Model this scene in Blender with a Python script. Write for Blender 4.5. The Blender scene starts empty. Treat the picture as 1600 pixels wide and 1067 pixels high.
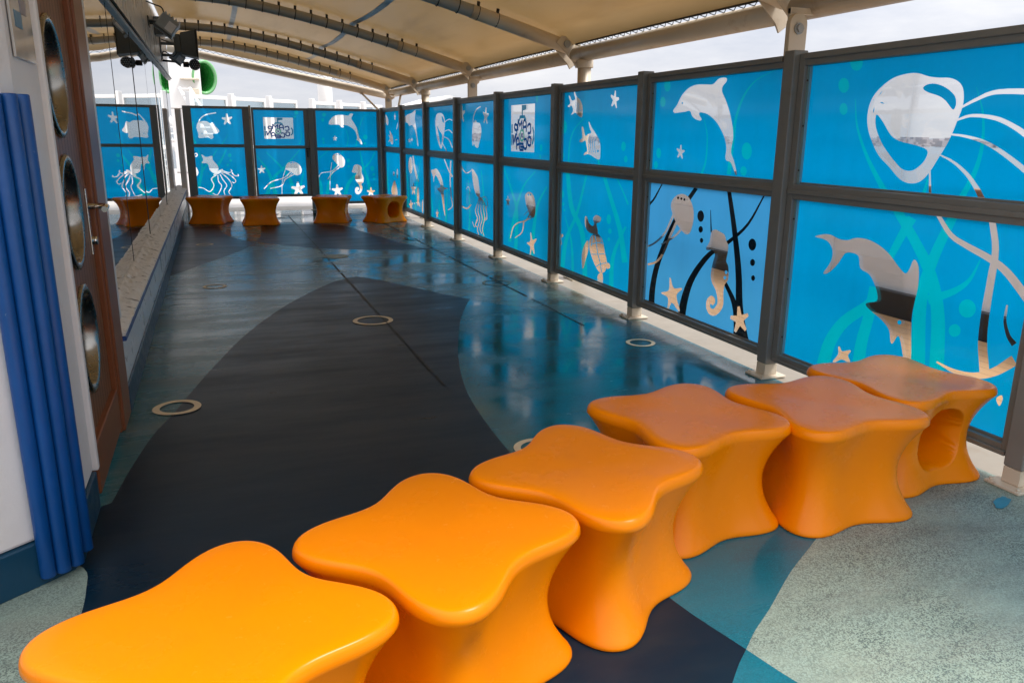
import bpy, bmesh, math, random
from mathutils import Vector, Matrix
from mathutils.geometry import delaunay_2d_cdt
random.seed(7)
sc = bpy.context.scene
COL = sc.collection
R = math.radians
PI = math.pi

# ------------------------------------------------------------------ materials
def new_mat(name):
    m = bpy.data.materials.new(name); m.use_nodes = True
    nt = m.node_tree; nt.nodes.clear()
    out = nt.nodes.new('ShaderNodeOutputMaterial')
    return m, nt, out
def nd(nt, t, **kw):
    n = nt.nodes.new(t)
    for k, v in kw.items():
        if k in n.inputs: n.inputs[k].default_value = v
        else: setattr(n, k, v)
    return n
def lk(nt, a, b): nt.links.new(a, b)
def coords(nt, scale=(1, 1, 1)):
    g = nd(nt, 'ShaderNodeTexCoord'); mp = nd(nt, 'ShaderNodeMapping'); mp.inputs['Scale'].default_value = scale
    lk(nt, g.outputs['Object'], mp.inputs['Vector']); return mp.outputs['Vector']
def noise(nt, vec, scale, detail=4, rough=.55):
    n = nd(nt, 'ShaderNodeTexNoise'); n.inputs['Scale'].default_value = scale
    n.inputs['Detail'].default_value = detail; n.inputs['Roughness'].default_value = rough
    lk(nt, vec, n.inputs['Vector']); return n.outputs['Fac']
def ramp(nt, fac, stops):
    r = nd(nt, 'ShaderNodeValToRGB'); e = r.color_ramp.elements
    while len(e) < len(stops): e.new(.5)
    for i, (p, c) in enumerate(stops):
        e[i].position = p; e[i].color = (c, c, c, 1) if isinstance(c, (int, float)) else (*c, 1)
    lk(nt, fac, r.inputs['Fac']); return r.outputs['Color']
def mixc(nt, fac, a, b, mode='MIX'):
    m = nd(nt, 'ShaderNodeMix', data_type='RGBA', blend_type=mode)
    for v, i in ((fac, 0), (a, 6), (b, 7)):
        if hasattr(v, 'links'): lk(nt, v, m.inputs[i])
        else: m.inputs[i].default_value = v if i == 0 else (*v, 1)
    return m.outputs[2]
def bump(nt, h, strength, dist=.01):
    b = nd(nt, 'ShaderNodeBump'); b.inputs['Strength'].default_value = strength; b.inputs['Distance'].default_value = dist
    lk(nt, h, b.inputs['Height']); return b.outputs['Normal']
def pri(nt, out, color, rough=.5, metal=0., spec=.5, normal=None, coat=0.):
    p = nd(nt, 'ShaderNodeBsdfPrincipled')
    if hasattr(color, 'links'): lk(nt, color, p.inputs['Base Color'])
    else: p.inputs['Base Color'].default_value = (*color, 1)
    if hasattr(rough, 'links'): lk(nt, rough, p.inputs['Roughness'])
    else: p.inputs['Roughness'].default_value = rough
    p.inputs['Metallic'].default_value = metal; p.inputs['Specular IOR Level'].default_value = spec
    p.inputs['Coat Weight'].default_value = coat; p.inputs['Coat Roughness'].default_value = .12
    if normal is not None: lk(nt, normal, p.inputs['Normal'])
    if out is not None: lk(nt, p.outputs[0], out.inputs['Surface'])
    return p
def paint(name, c, rough=.45, var=.12, scale=4, bumpy=.0, bscale=60, metal=0., spec=.5, coat=0., dirt=None, dirt_amt=.5, dscale=9, dcut=.6):
    m, nt, out = new_mat(name); v = coords(nt)
    n = noise(nt, v, scale)
    lo = tuple(x * (1 - var) for x in c); hi = tuple(min(1, x * (1 + var)) for x in c)
    colr = mixc(nt, n, lo, hi)
    if dirt:
        d = ramp(nt, noise(nt, v, dscale, 8, .65), [(dcut, 0), (dcut + .12, dirt_amt)])
        colr = mixc(nt, d, colr, dirt)
    nm = bump(nt, noise(nt, v, bscale, 5, .6), bumpy) if bumpy else None
    rg = ramp(nt, noise(nt, v, scale * 3, 6), [(.3, max(0, rough - .07)), (.7, rough + .09)])
    pri(nt, out, colr, rg, metal, spec, nm, coat)
    return m

M = {}
M['frame'] = paint('grey_coated_metal', (.195, .195, .185), .45, .12, 6, .05, 90, dirt=(.16, .12, .08), dirt_amt=.35)
M['post_base'] = paint('cream_painted_steel', (.62, .55, .44), .45, .1, 8, .05, 60, dirt=(.28, .13, .05), dirt_amt=.6, dcut=.56)
M['cream'] = paint('cream_tube_paint', (.60, .51, .39), .38, .08, 3, .04, 40, dirt=(.3, .17, .07), dirt_amt=.45, dscale=5, dcut=.6)
M['white'] = paint('white_ship_paint', (.80, .76, .74), .42, .05, 2.5, .22, 22, dirt=(.5, .44, .38), dirt_amt=.35, dscale=5, dcut=.6)
M['white_far'] = paint('white_paint_smooth', (.80, .78, .76), .4, .04, 2)
M['panel_white'] = paint('bulkhead_panel_paint', (.66, .70, .74), .3, .05, 1.5)
M['sill'] = paint('weathered_white_paint', (.90, .87, .84), .6, .10, 14, .6, 70, dirt=(.10, .075, .055), dirt_amt=.9, dscale=13, dcut=.56)
M['navy_paint'] = paint('navy_baseboard_paint', (.004, .05, .10), .35, .15, 5, .12, 40, dirt=(.16, .12, .08), dirt_amt=.55, dscale=11, dcut=.66)
M['blue'] = paint('blue_gloss_paint', (.001, .066, .26), .4, .22, 9, .15, 35, dirt=(.35, .42, .5), dirt_amt=.8, dscale=38, dcut=.705)
M['blue_line'] = paint('blue_stripe_paint', (.01, .06, .22), .4, .15, 9)
M['black'] = paint('black_plastic', (.015, .016, .017), .45, .2, 8)
M['dark_grey'] = paint('dark_grey_plastic', (.085, .092, .088), .5, .15, 6, .05, 120)
M['mid_grey'] = paint('grey_cast_metal', (.34, .35, .35), .45, .2, 14, .1, 60)
M['chrome'] = paint('brushed_chrome', (.72, .70, .66), .2, .05, 12, metal=1.)
M['brass'] = paint('polished_rim_metal', (.30, .285, .26), .24, .1, 7, metal=1.)
M['gasket'] = paint('glazing_strip', (.18, .30, .33), .35, .1, 7)
M['black_band'] = paint('black_scupper_paint', (.012, .012, .013), .4, .3, 9, dirt=(.2, .2, .2), dirt_amt=.4, dscale=30, dcut=.68)
M['rope'] = paint('lacing_rope', (.05, .045, .04), .8, .2, 30)
M['green'] = paint('green_fibreglass', (.01, .24, .025), .25, .15, 2)
M['green_rim'] = paint('pale_green_rim', (.16, .40, .17), .2, .1, 2)
M['decal_blue'] = paint('sign_print_blue', (.09, .24, .36), .4, .1, 6)
M['decal_grey'] = paint('sign_print_grey', (.3, .27, .29), .4, .1, 6)
M['fascia'] = paint('grey_fascia_paint', (.58, .57, .55), .3, .14, 1.4, .08, 6, dirt=(.6, .55, .48), dirt_amt=.4, dscale=2, dcut=.52)
M['label_white'] = paint('white_sticker', (.75, .72, .72), .4, .06, 9)

def m_stool():
    m, nt, out = new_mat('orange_moulded_plastic'); v = coords(nt)
    g = nd(nt, 'ShaderNodeObjectInfo')
    c = mixc(nt, noise(nt, v, 3, 3), (.86, .218, .0), (.91, .248, .0))
    add = nd(nt, 'ShaderNodeVectorMath', operation='ADD'); lk(nt, v, add.inputs[0]); lk(nt, g.outputs['Random'], add.inputs[1])
    sc_ = ramp(nt, noise(nt, add.outputs[0], 75, 3, .6), [(.755, 0), (.78, .55)])
    c = mixc(nt, sc_, c, (.35, .09, .01))
    rg = ramp(nt, noise(nt, v, 7, 7, .6), [(.3, .20), (.7, .31)])
    pri(nt, out, c, rg, 0, .22, bump(nt, noise(nt, v, 240, 3), .015, .003)); return m
M['stool'] = m_stool()

def m_wood(name, c1, c2, along='Z', planks=.045, dirtc=None, rough=.35, groove=(.01, .004, .002), spec=.3, gw=.12):
    m, nt, out = new_mat(name)
    st = {'Z': (14, 14, 1.2), 'Y': (14, 1.2, 14), 'X': (1.2, 14, 14)}[along]
    v = coords(nt, st); n = noise(nt, v, 3, 9, .68)
    c = mixc(nt, n, c1, c2)
    g = nd(nt, 'ShaderNodeTexCoord'); sp = nd(nt, 'ShaderNodeSeparateXYZ'); lk(nt, g.outputs['Object'], sp.inputs[0])
    ax = 'Y' if along == 'Z' else 'X'
    a = nd(nt, 'ShaderNodeMath', operation='DIVIDE'); lk(nt, sp.outputs[ax], a.inputs[0]); a.inputs[1].default_value = planks
    f = nd(nt, 'ShaderNodeMath', operation='FRACT'); lk(nt, a.outputs[0], f.inputs[0])
    gm = ramp(nt, f.outputs[0], [(0, 1), (gw * .7, 1), (gw, 0)] if planks < 1 else [(0, 0), (1, 0)])
    fl = nd(nt, 'ShaderNodeMath', operation='FLOOR'); lk(nt, a.outputs[0], fl.inputs[0])
    wn = nd(nt, 'ShaderNodeTexWhiteNoise', noise_dimensions='1D'); lk(nt, fl.outputs[0], wn.inputs['W'])
    c = mixc(nt, ramp(nt, wn.outputs['Value'], [(0, .25), (1, 0)]), c, c1)
    c = mixc(nt, gm, c, groove)
    inv = nd(nt, 'ShaderNodeMath', operation='SUBTRACT'); inv.inputs[0].default_value = 1; lk(nt, gm, inv.inputs[1])
    pri(nt, out, c, rough, 0, spec, bump(nt, inv.outputs[0], .5, .004)); return m
M['door_wood'] = m_wood('varnished_door_planks', (.15, .055, .022), (.36, .145, .062), 'Z', .07, rough=.42)
M['jamb_wood'] = m_wood('varnished_jamb', (.17, .05, .018), (.30, .10, .04), 'Z', 5)
M['teak'] = m_wood('teak_deck_planks', (.36, .21, .10), (.50, .31, .16), 'Y', .13, rough=.5, groove=(.10, .06, .035), gw=.045)
M['teak_rail'] = m_wood('teak_rail', (.16, .075, .035), (.26, .13, .06), 'Y', 9, rough=.4)

def m_film(name, c, tr=.55, clear=.17):
    m, nt, out = new_mat(name); v = coords(nt)
    n = noise(nt, v, .7, 2)
    cc = mixc(nt, n, tuple(x * .93 for x in c), tuple(min(1, x * 1.06) for x in c))
    p = pri(nt, None, cc, .09, 0, .5)
    t = nd(nt, 'ShaderNodeBsdfTranslucent'); lk(nt, cc, t.inputs['Color'])
    mx = nd(nt, 'ShaderNodeMixShader'); mx.inputs[0].default_value = tr
    lk(nt, p.outputs[0], mx.inputs[1]); lk(nt, t.outputs[0], mx.inputs[2])
    tp = nd(nt, 'ShaderNodeBsdfTransparent'); lk(nt, cc, tp.inputs['Color'])
    m2 = nd(nt, 'ShaderNodeMixShader'); st = noise(nt, coords(nt, (1, 1, .25)), 3.2, 6, .6)
    lk(nt, ramp(nt, st, [(.3, clear * .7), (.75, clear * 1.5)]), m2.inputs[0]); lk(nt, mx.outputs[0], m2.inputs[1]); lk(nt, tp.outputs[0], m2.inputs[2])
    lk(nt, m2.outputs[0], out.inputs['Surface']); return m
M['film_b'] = m_film('blue_window_film', (.0, .43, .88), .66)
M['film_f'] = m_film('faded_sky_blue_film', (.07, .47, .95), .64)
M['film_w'] = m_film('teal_window_film', (.0, .62, .80), .64)
M['film_k'] = m_film('black_window_film', (.006, .014, .024), .15, .03)
M['film_n'] = m_film('navy_print_film', (.006, .07, .30), .45)
M['film_t'] = m_film('mid_blue_print_film', (.03, .30, .52), .5)
M['film_g'] = m_film('green_print_film', (.12, .5, .42), .5)
FK = ['film_b', 'film_f', 'film_w', 'film_k', 'film_n', 'film_t', 'film_g']
def m_glass(name, tint=(.93, .96, .97), refl=1.0):
    m, nt, out = new_mat(name)
    t = nd(nt, 'ShaderNodeBsdfTransparent'); t.inputs['Color'].default_value = (*tint, 1)
    g = nd(nt, 'ShaderNodeBsdfGlossy'); g.inputs['Roughness'].default_value = .02
    fr = nd(nt, 'ShaderNodeFresnel'); fr.inputs['IOR'].default_value = 1.45
    ml = nd(nt, 'ShaderNodeMath', operation='MULTIPLY'); ml.inputs[1].default_value = refl; lk(nt, fr.outputs[0], ml.inputs[0])
    mx = nd(nt, 'ShaderNodeMixShader'); lk(nt, ml.outputs[0], mx.inputs[0]); lk(nt, t.outputs[0], mx.inputs[1]); lk(nt, g.outputs[0], mx.inputs[2])
    lk(nt, mx.outputs[0], out.inputs['Surface']); return m
M['glass'] = m_glass('clear_pane_glass', (.98, .985, .99), .38)
M['glass_far'] = m_glass('windbreak_glass', (.85, .92, .95), .6)
def m_mirror():
    m, nt, out = new_mat('reflective_window_glass'); v = coords(nt, (1, 1, .25))
    pri(nt, out, (.70, .715, .72), .015, 1., .5, bump(nt, noise(nt, v, .7, 1), .09, .04)); return m
M['mirror'] = m_mirror()
def m_port():
    m, nt, out = new_mat('dark_porthole_glass'); pri(nt, out, (.008, .010, .011), .05, 0, .3); return m
M['port_glass'] = m_port()
def m_fabric():
    m, nt, out = new_mat('beige_awning_fabric'); v = coords(nt, (1, .6, 1))
    n = noise(nt, v, 1.3, 4, .5)
    c = mixc(nt, n, (.56, .44, .27), (.66, .53, .345))
    st = ramp(nt, noise(nt, coords(nt, (2.4, .35, 2.4)), 1.5, 6, .6), [(.52, 0), (.72, .4)])
    c = mixc(nt, st, c, (.44, .33, .19))
    p = pri(nt, None, c, .33, 0, .5, bump(nt, noise(nt, coords(nt, (1, .25, 1)), 3.5, 3), .12, .05))
    t = nd(nt, 'ShaderNodeBsdfTranslucent'); lk(nt, c, t.inputs['Color'])
    mx = nd(nt, 'ShaderNodeMixShader'); mx.inputs[0].default_value = .42
    lk(nt, p.outputs[0], mx.inputs[1]); lk(nt, t.outputs[0], mx.inputs[2]); lk(nt, mx.outputs[0], out.inputs['Surface']); return m
M['fabric'] = m_fabric()
M['arch'] = paint('grey_arch_tube_paint', (.34, .33, .30), .38, .1, 3)

def m_floor(name, c, c2, speck=None, rough=.36, spk_amt=.8, spec=.45, dust_sheen=.3, wet=0.):
    m, nt, out = new_mat(name); v = coords(nt)
    n = noise(nt, v, 1.1, 6, .6); colr = mixc(nt, ramp(nt, n, [(.35, 0), (.65, 1)]), c, c2)
    if speck:
        vo = nd(nt, 'ShaderNodeTexVoronoi'); vo.inputs['Scale'].default_value = 250; lk(nt, v, vo.inputs['Vector'])
        sp_ = nd(nt, 'ShaderNodeSeparateColor'); lk(nt, vo.outputs['Color'], sp_.inputs[0])
        s = ramp(nt, sp_.outputs[0], [(.36, spk_amt), (.46, 0)])
        colr = mixc(nt, ramp(nt, sp_.outputs[1], [(.70, 0), (.82, .35)]), colr, tuple(min(1, x * 1.5) for x in c))
        dens = ramp(nt, noise(nt, v, 1.6, 5, .6), [(.38, .35), (.56, 1)])
        ss = nd(nt, 'ShaderNodeMath', operation='MULTIPLY'); lk(nt, s, ss.inputs[0]); lk(nt, dens, ss.inputs[1])
        colr = mixc(nt, ss.outputs[0], colr, speck)
    # grime smears and scuffs; pale streaks paint in dust and wet sheen
    d = ramp(nt, noise(nt, coords(nt, (.7, 2.2, 1)), 1.4, 8, .68), [(.50, 0), (.74, .5)])
    colr = mixc(nt, d, colr, (.02, .026, .03))
    streak = ramp(nt, noise(nt, coords(nt, (.8, 3.2, 1)), 1.15, 9, .7), [(.44, 0), (.66, dust_sheen)])
    colr = mixc(nt, streak, colr, (.23, .215, .185))
    f = ramp(nt, noise(nt, v, 55, 3, .6), [(.70, 0), (.78, .25)]); colr = mixc(nt, f, colr, (.16, .18, .17))
    rg = ramp(nt, noise(nt, coords(nt, (.55, 2.4, 1)), 1.3, 9, .7), [(.30, rough - .09), (.72, rough + .14)])
    if wet:      # damp patches left by rain: smoother, soft-edged
        wm = ramp(nt, noise(nt, coords(nt, (.9, .8, 1)), 1.7, 6, .6), [(.47, 1), (.60, 1 - wet)])
        rw = nd(nt, 'ShaderNodeMath', operation='MULTIPLY'); lk(nt, rg, rw.inputs[0]); lk(nt, wm, rw.inputs[1]); rg = rw.outputs[0]
    nm = bump(nt, noise(nt, v, 260, 2, .6), .05, .002)
    pri(nt, out, colr, rg, 0, spec, nm); return m
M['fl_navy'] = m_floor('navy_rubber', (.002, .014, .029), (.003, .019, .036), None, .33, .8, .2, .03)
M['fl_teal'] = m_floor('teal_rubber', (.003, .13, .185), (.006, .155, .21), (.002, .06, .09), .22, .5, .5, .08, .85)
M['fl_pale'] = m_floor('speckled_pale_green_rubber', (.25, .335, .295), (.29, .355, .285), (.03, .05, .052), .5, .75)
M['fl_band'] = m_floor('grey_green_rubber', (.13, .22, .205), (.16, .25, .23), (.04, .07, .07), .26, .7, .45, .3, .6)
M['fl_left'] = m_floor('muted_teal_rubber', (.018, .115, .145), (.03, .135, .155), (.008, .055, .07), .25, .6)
M['ring'] = paint('tan_inlay', (.80, .64, .42), .45, .15, 20)
M['seam'] = paint('black_seam', (.008, .009, .01), .5, .2, 9)
M['disc'] = paint('pale_inlay', (.26, .29, .22), .45, .12, 20)
M['waterway'] = paint('cream_waterway_paint', (.27, .235, .19), .45, .2, 3, .06, 30, dirt=(.22, .17, .12), dirt_amt=.6, dscale=4, dcut=.55)
def m_water():
    m, nt, out = new_mat('sea_water'); v = coords(nt, (1, 1, 1))
    pri(nt, out, (.06, .085, .10), .22, 0, .5, bump(nt, noise(nt, v, .12, 6), .35, 1.)); return m
M['sea'] = m_water()
M['shore'] = paint('hazy_shore', (.40, .37, .38), .8, .3, .02)
def m_puddle():
    m, nt, out = new_mat('puddle_water')
    t = nd(nt, 'ShaderNodeBsdfTransparent'); t.inputs['Color'].default_value = (.96, .97, .98, 1)
    g = nd(nt, 'ShaderNodeBsdfGlossy'); g.inputs['Roughness'].default_value = .02; lk(nt, bump(nt, noise(nt, coords(nt), 9, 2), .08, .02), g.inputs['Normal'])
    lw = nd(nt, 'ShaderNodeFresnel'); lw.inputs['IOR'].default_value = 1.6
    mx = nd(nt, 'ShaderNodeMixShader'); lk(nt, lw.outputs[0], mx.inputs[0]); lk(nt, t.outputs[0], mx.inputs[1]); lk(nt, g.outputs[0], mx.inputs[2])
    lk(nt, mx.outputs[0], out.inputs['Surface']); return m
M['puddle'] = m_puddle()

# ------------------------------------------------------------------ mesh helpers
def link(name, bm, mats, parent=None, smooth=False, bevel=0., solid=0., segs=2):
    me = bpy.data.meshes.new(name); bmesh.ops.recalc_face_normals(bm, faces=bm.faces) if not solid else None
    bm.to_mesh(me); bm.free()
    for m in (mats if isinstance(mats, (list, tuple)) else [mats]): me.materials.append(M[m] if isinstance(m, str) else m)
    if smooth:
        for p in me.polygons: p.use_smooth = True
    o = bpy.data.objects.new(name, me); COL.objects.link(o)
    if bevel:
        b = o.modifiers.new('b', 'BEVEL'); b.width = bevel; b.segments = segs; b.limit_method = 'ANGLE'; b.angle_limit = R(50)
    if solid:
        s = o.modifiers.new('s', 'SOLIDIFY'); s.thickness = solid; s.offset = 0
    if parent is not None:
        o.parent = parent; o.matrix_parent_inverse = Matrix.Translation(-Vector(parent.location)) if False else Matrix.Identity(4)
        if tuple(parent.location) != (0, 0, 0) and parent.type == 'EMPTY':
            me.transform(Matrix.Translation(-parent.location))
    return o
def empty(name, loc, label, cat, group=None):
    o = bpy.data.objects.new(name, None); COL.objects.link(o); o.location = loc; o.empty_display_size = .1
    tag(o, label, cat, group); return o
def tag(o, label, cat, group=None):
    o['label'] = label; o['category'] = cat
    if group: o['group'] = group
    return o
def struct(o, kind='structure'): o['kind'] = kind; return o
def box(bm, x0, x1, y0, y1, z0, z1, mi=0):
    v = [bm.verts.new((x, y, z)) for x in (x0, x1) for y in (y0, y1) for z in (z0, z1)]
    for f in ((0, 1, 3, 2), (4, 6, 7, 5), (0, 4, 5, 1), (2, 3, 7, 6), (0, 2, 6, 4), (1, 5, 7, 3)):
        fc = bm.faces.new([v[i] for i in f]); fc.material_index = mi
def tube(bm, pts, r, n=12, r1=None, caps=True, mi=0):
    pts = [Vector(p) for p in pts]; N = len(pts); rings = []; up = None
    for i, p in enumerate(pts):
        t = (pts[min(N - 1, i + 1)] - pts[max(0, i - 1)]).normalized()
        if up is None: up = Vector((0, 0, 1)) if abs(t.z) < .9 else Vector((1, 0, 0))
        a = t.cross(up).normalized(); b = a.cross(t); up = b
        rr = r if r1 is None else r + (r1 - r) * i / (N - 1)
        rings.append([bm.verts.new(p + a * rr * math.cos(2 * PI * k / n) + b * rr * math.sin(2 * PI * k / n)) for k in range(n)])
    for A, B in zip(rings, rings[1:]):
        for k in range(n):
            f = bm.faces.new((A[k], A[(k + 1) % n], B[(k + 1) % n], B[k])); f.material_index = mi; f.smooth = True
    if caps:
        bm.faces.new(rings[0][::-1]).material_index = mi; bm.faces.new(rings[-1]).material_index = mi
def spline(P, n=4, closed=False):
    P = [Vector(p) for p in P]; N = len(P); o = []
    for i in (range(N) if closed else range(N - 1)):
        if closed: a, b, c, d = P[i - 1], P[i], P[(i + 1) % N], P[(i + 2) % N]
        else:
            b, c = P[i], P[i + 1]; a = P[i - 1] if i > 0 else 2 * b - c; d = P[i + 2] if i + 2 < N else 2 * c - b
        for k in range(n):
            t = k / n
            o.append(.5 * (2 * b + (c - a) * t + (2 * a - 5 * b + 4 * c - d) * t * t + (3 * b - a - 3 * c + d) * t ** 3))
    if not closed: o.append(P[-1])
    return o
def prism(bm, poly, axis, a0, a1, mi=0):
    """extrude a 2-D polygon along an axis: 'x' poly=(y,z), 'y' poly=(x,z), 'z' poly=(x,y)"""
    def mk(p, a): return {'x': (a, p[0], p[1]), 'y': (p[0], a, p[1]), 'z': (p[0], p[1], a)}[axis]
    A = [bm.verts.new(mk(p, a0)) for p in poly]; B = [bm.verts.new(mk(p, a1)) for p in poly]; n = len(poly)
    bm.faces.new(A).material_index = mi; bm.faces.new(B[::-1]).material_index = mi
    for i in range(n): bm.faces.new((A[i], B[i], B[(i + 1) % n], A[(i + 1) % n])).material_index = mi
def BM(): return bmesh.new()

# ------------------------------------------------------------------ floor: one sheet cut into inlaid colours
FX0, FX1, FY0, FY1 = -3.0, 3.26, -7.0, 16.25
L1 = [(-.512,3.384),(-.474,3.705),(-.402,4.146),(-.318,4.463),(-.207,4.936),(-.072,5.471),(.094,6.063),(.292,6.63),(.519,7.178),(.779,7.693),(1.064,8.174),(1.257,8.377)]
L2 = [(1.361,8.42),(1.558,8.122),(1.763,7.681),(1.953,7.273),(2.15,6.904)]
L3 = [(2.267,6.669),(2.474,6.45),(2.609,6.29),(2.75,6.10),(3.029,5.793),(3.26,5.56)]
A1a = [(2.15,6.904),(2.043,6.663),(1.823,6.115),(1.57,5.337),(1.452,4.919),(1.358,4.513),(1.302,4.192),(1.266,3.829),(1.25,3.562),(1.243,3.355),(1.25,2.9),(1.275,2.45),(1.321,1.986),(1.393,1.681)]
A1b = [(1.393,1.681),(1.44,1.502),(1.56,1.15),(1.75,.75),(2.05,.3)]
A2a = [(3.26,2.80),(2.85,2.62),(2.45,2.42),(2.073,2.16),(1.817,1.996),(1.605,1.838),(1.479,1.751),(1.393,1.681)]
A2b = [(1.393,1.681),(1.313,1.615),(1.2,1.50),(1.0,1.25),(.7,.9),(.3,.6)]
BLc = [(-.70,3.0),(-.55,2.86),(-.52,2.70),(-.516,2.5),(-.53,2.2),(-.6,1.8),(-.7,1.5)]
def sp2(P): return [(p.x, p.y) for p in spline([(a, b, 0) for a, b in P], 4)]
s = {k: sp2(v) for k, v in dict(L1=L1, L2=L2, L3=L3, A1a=A1a, A1b=A1b, A2a=A2a, A2b=A2b, BLc=BLc).items()}
navy = [(-.70, 3.25)] + s['L1'] + s['L2'] + s['A1a'][1:] + s['A2b'][1:] + [(-.5, .3), (-.7, .2)]
navy = [p for p in navy]
teal1 = s['A1a'][::-1] + s['L3'] + [(3.26, 2.80)] + s['A2a'][1:-1]
pale_r = s['A2a'] + s['A1b'][1:] + [(3.26, .3)]
teal_b = s['A1b'] + [(.3, .3)] + s['A2b'][::-1][:-1]
pale_l = [(-3.0, 3.3)] + s['BLc'] + [(-3.0, 1.4)]
n2 = sp2([(-.70,13.9),(.2,13.85),(1.2,13.75),(1.75,13.6),(1.966,13.202),(2.147,12.208),(2.365,11.126),(2.606,10.178)]) + sp2([(2.606,10.178),(2.1,10.3),(1.553,10.521),(1.089,10.826),(.471,11.617)])[1:] + sp2([(.471,11.617),(.3,10.95),(.106,10.46),(-.15,9.898),(-.419,9.282),(-.70,8.75)])[1:]
pale_band = sp2([(.471,11.617),(.661,10.406),(.894,9.576),(1.218,8.902),(1.354,8.43)]) + s['L2'][1:] + s['L3'] + [(3.26, 7.9), (3.15, 9.0), (2.70, 9.35), (2.606, 10.178)] + sp2([(2.606,10.178),(2.1,10.3),(1.553,10.521),(1.089,10.826),(.471,11.617)])[1:-1]
disc2 = sp2([(.0,13.9),(.029,12.992),(.145,12.306),(.341,11.798),(.475,11.687),(.589,12.495),(.66,13.9)])
far_t = [(-.70,13.9)] + sp2([(-.70,13.9),(.2,13.85),(1.2,13.75),(1.75,13.6)])[1:] + [(1.9,14.6),(2.6,14.9),(3.26,14.9),(3.26,16.25),(-.70,16.25)]
green_u = sp2([(1.75,13.6),(1.966,13.202),(2.147,12.208),(2.365,11.126),(2.606,10.178)]) + [(2.9,10.9),(3.26,11.2),(3.26,14.9),(2.6,14.9),(1.9,14.6)]
bigrect = [(FX0, FY0), (FX1, FY0), (FX1, FY1), (FX0, FY1)]
regions = [(bigrect, 4), (far_t, 1), (green_u, 3), (n2, 0), (pale_band, 3), (disc2, 3), (navy, 0), (teal1, 1), (pale_r, 2), (teal_b, 1), (pale_l, 2), ([(-.70,.2),(-.5,.3),(.3,.3),(2.05,.3),(3.26,.3),(3.26,FY0),(-.70,FY0)], 2)]
def cdt(polys):
    V, Fc = [], []
    for P in polys:
        if sum(a[0] * b[1] - b[0] * a[1] for a, b in zip(P, P[1:] + P[:1])) < 0: P = P[::-1]
        n0 = len(V); V += [Vector((a, b)) for a, b in P]; Fc.append(list(range(n0, n0 + len(P))))
    r = delaunay_2d_cdt(V, [], Fc, 1, 1e-5, True)
    return r[0], r[2], r[5]
vs, fs, orig = cdt([p for p, _ in regions])
bm = BM(); bv = [bm.verts.new((v.x, v.y, 0)) for v in vs]
for f, og in zip(fs, orig):
    try: fc = bm.faces.new([bv[i] for i in f])
    except ValueError: continue
    fc.material_index = regions[max(og)][1] if og else 4
for f in bm.faces:
    f.normal_update()
    if f.normal.z < 0: f.normal_flip()
me = bpy.data.meshes.new('rubber_floor'); bm.to_mesh(me); bm.free()
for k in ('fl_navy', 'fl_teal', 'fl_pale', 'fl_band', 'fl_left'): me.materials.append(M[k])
floor = bpy.data.objects.new('rubber_floor', me); COL.objects.link(floor); struct(floor)
# slab edge below the sheet
bm = BM(); box(bm, FX0, FX1 - .004, FY0, FY1 - .004, -.30, -.012); struct(link('deck_slab', bm, 'waterway'))

# inlaid rings, discs, seams: thin inlay pieces flush with the rubber
def annulus(bm, cx, cy, r0, r1, z, n=48, wob=.0):
    A = []; B = []
    for k in range(n):
        t = 2 * PI * k / n; w = 1 + wob * math.sin(3 * t + cx * 9)
        A.append(bm.verts.new((cx + r1 * w * math.cos(t), cy + r1 * w * math.sin(t), z)))
        if r0: B.append(bm.verts.new((cx + r0 * w * math.cos(t), cy + r0 * w * math.sin(t), z)))
    if not r0: bm.faces.new(A); return
    for k in range(n): bm.faces.new((A[k], A[(k + 1) % n], B[(k + 1) % n], B[k]))
for cx, cy, ro, ri, mt in ((-.302,4.552,.128,.09,'ring'),(1.131,6.318,.165,.128,'ring'),(2.883,4.976,.11,.08,'ring'),(1.40,3.34,.13,.095,'ring'),(-.086,8.271,.115,.085,'ring'),(-.203,11.508,.115,.08,'ring'),(2.666,7.616,.15,.125,'disc'),(1.333,9.917,.16,0,'disc')):
    bm = BM(); annulus(bm, cx, cy, ri, ro, .004, wob=.012)
    for f in bm.faces:
        f.normal_update()
        if f.normal.z < 0: f.normal_flip()
    struct(link('floor_ring' if ri else 'floor_disc', bm, mt))
def seam(P, w, gaps=.12, z=.004):
    bm = BM(); rnd = random.Random(3)
    for (x0, y0), (x1, y1) in zip(P, P[1:]):
        L = math.hypot(x1 - x0, y1 - y0); d = 0
        while d < L:
            l = rnd.uniform(.25, 1.3); e = min(L, d + l); ww = w * rnd.uniform(.6, 1.15)
            a = (x0 + (x1 - x0) * d / L, y0 + (y1 - y0) * d / L); b = (x0 + (x1 - x0) * e / L, y0 + (y1 - y0) * e / L)
            t = Vector((b[0] - a[0], b[1] - a[1])).normalized(); n = Vector((-t.y, t.x)) * ww / 2
            bm.faces.new([bm.verts.new((p[0] + q * n.x, p[1] + q * n.y, z)) for p, q in ((a, -1), (b, -1), (b, 1), (a, 1))])
            d = e + rnd.uniform(.01, gaps)
    for f in bm.faces:
        f.normal_update()
        if f.normal.z < 0: f.normal_flip()
    return bm
struct(link('floor_seam', seam([(1.22, 15.5), (1.223, 4.45)], .019), 'seam'))
struct(link('floor_seam', seam([(2.645, 15.5), (2.69, 9), (2.716, 5.6)], .02), 'seam'))
for P in ([(2.20,7.38),(2.35,7.46),(2.54,7.58)], [(1.598,8.93),(2.3,8.955),(2.95,9.01)], [(-.40,8.75),(.3,8.9),(1.1,8.98)]):
    struct(link('floor_scuff', seam(P, .012, .03, .005), 'disc'))
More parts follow.
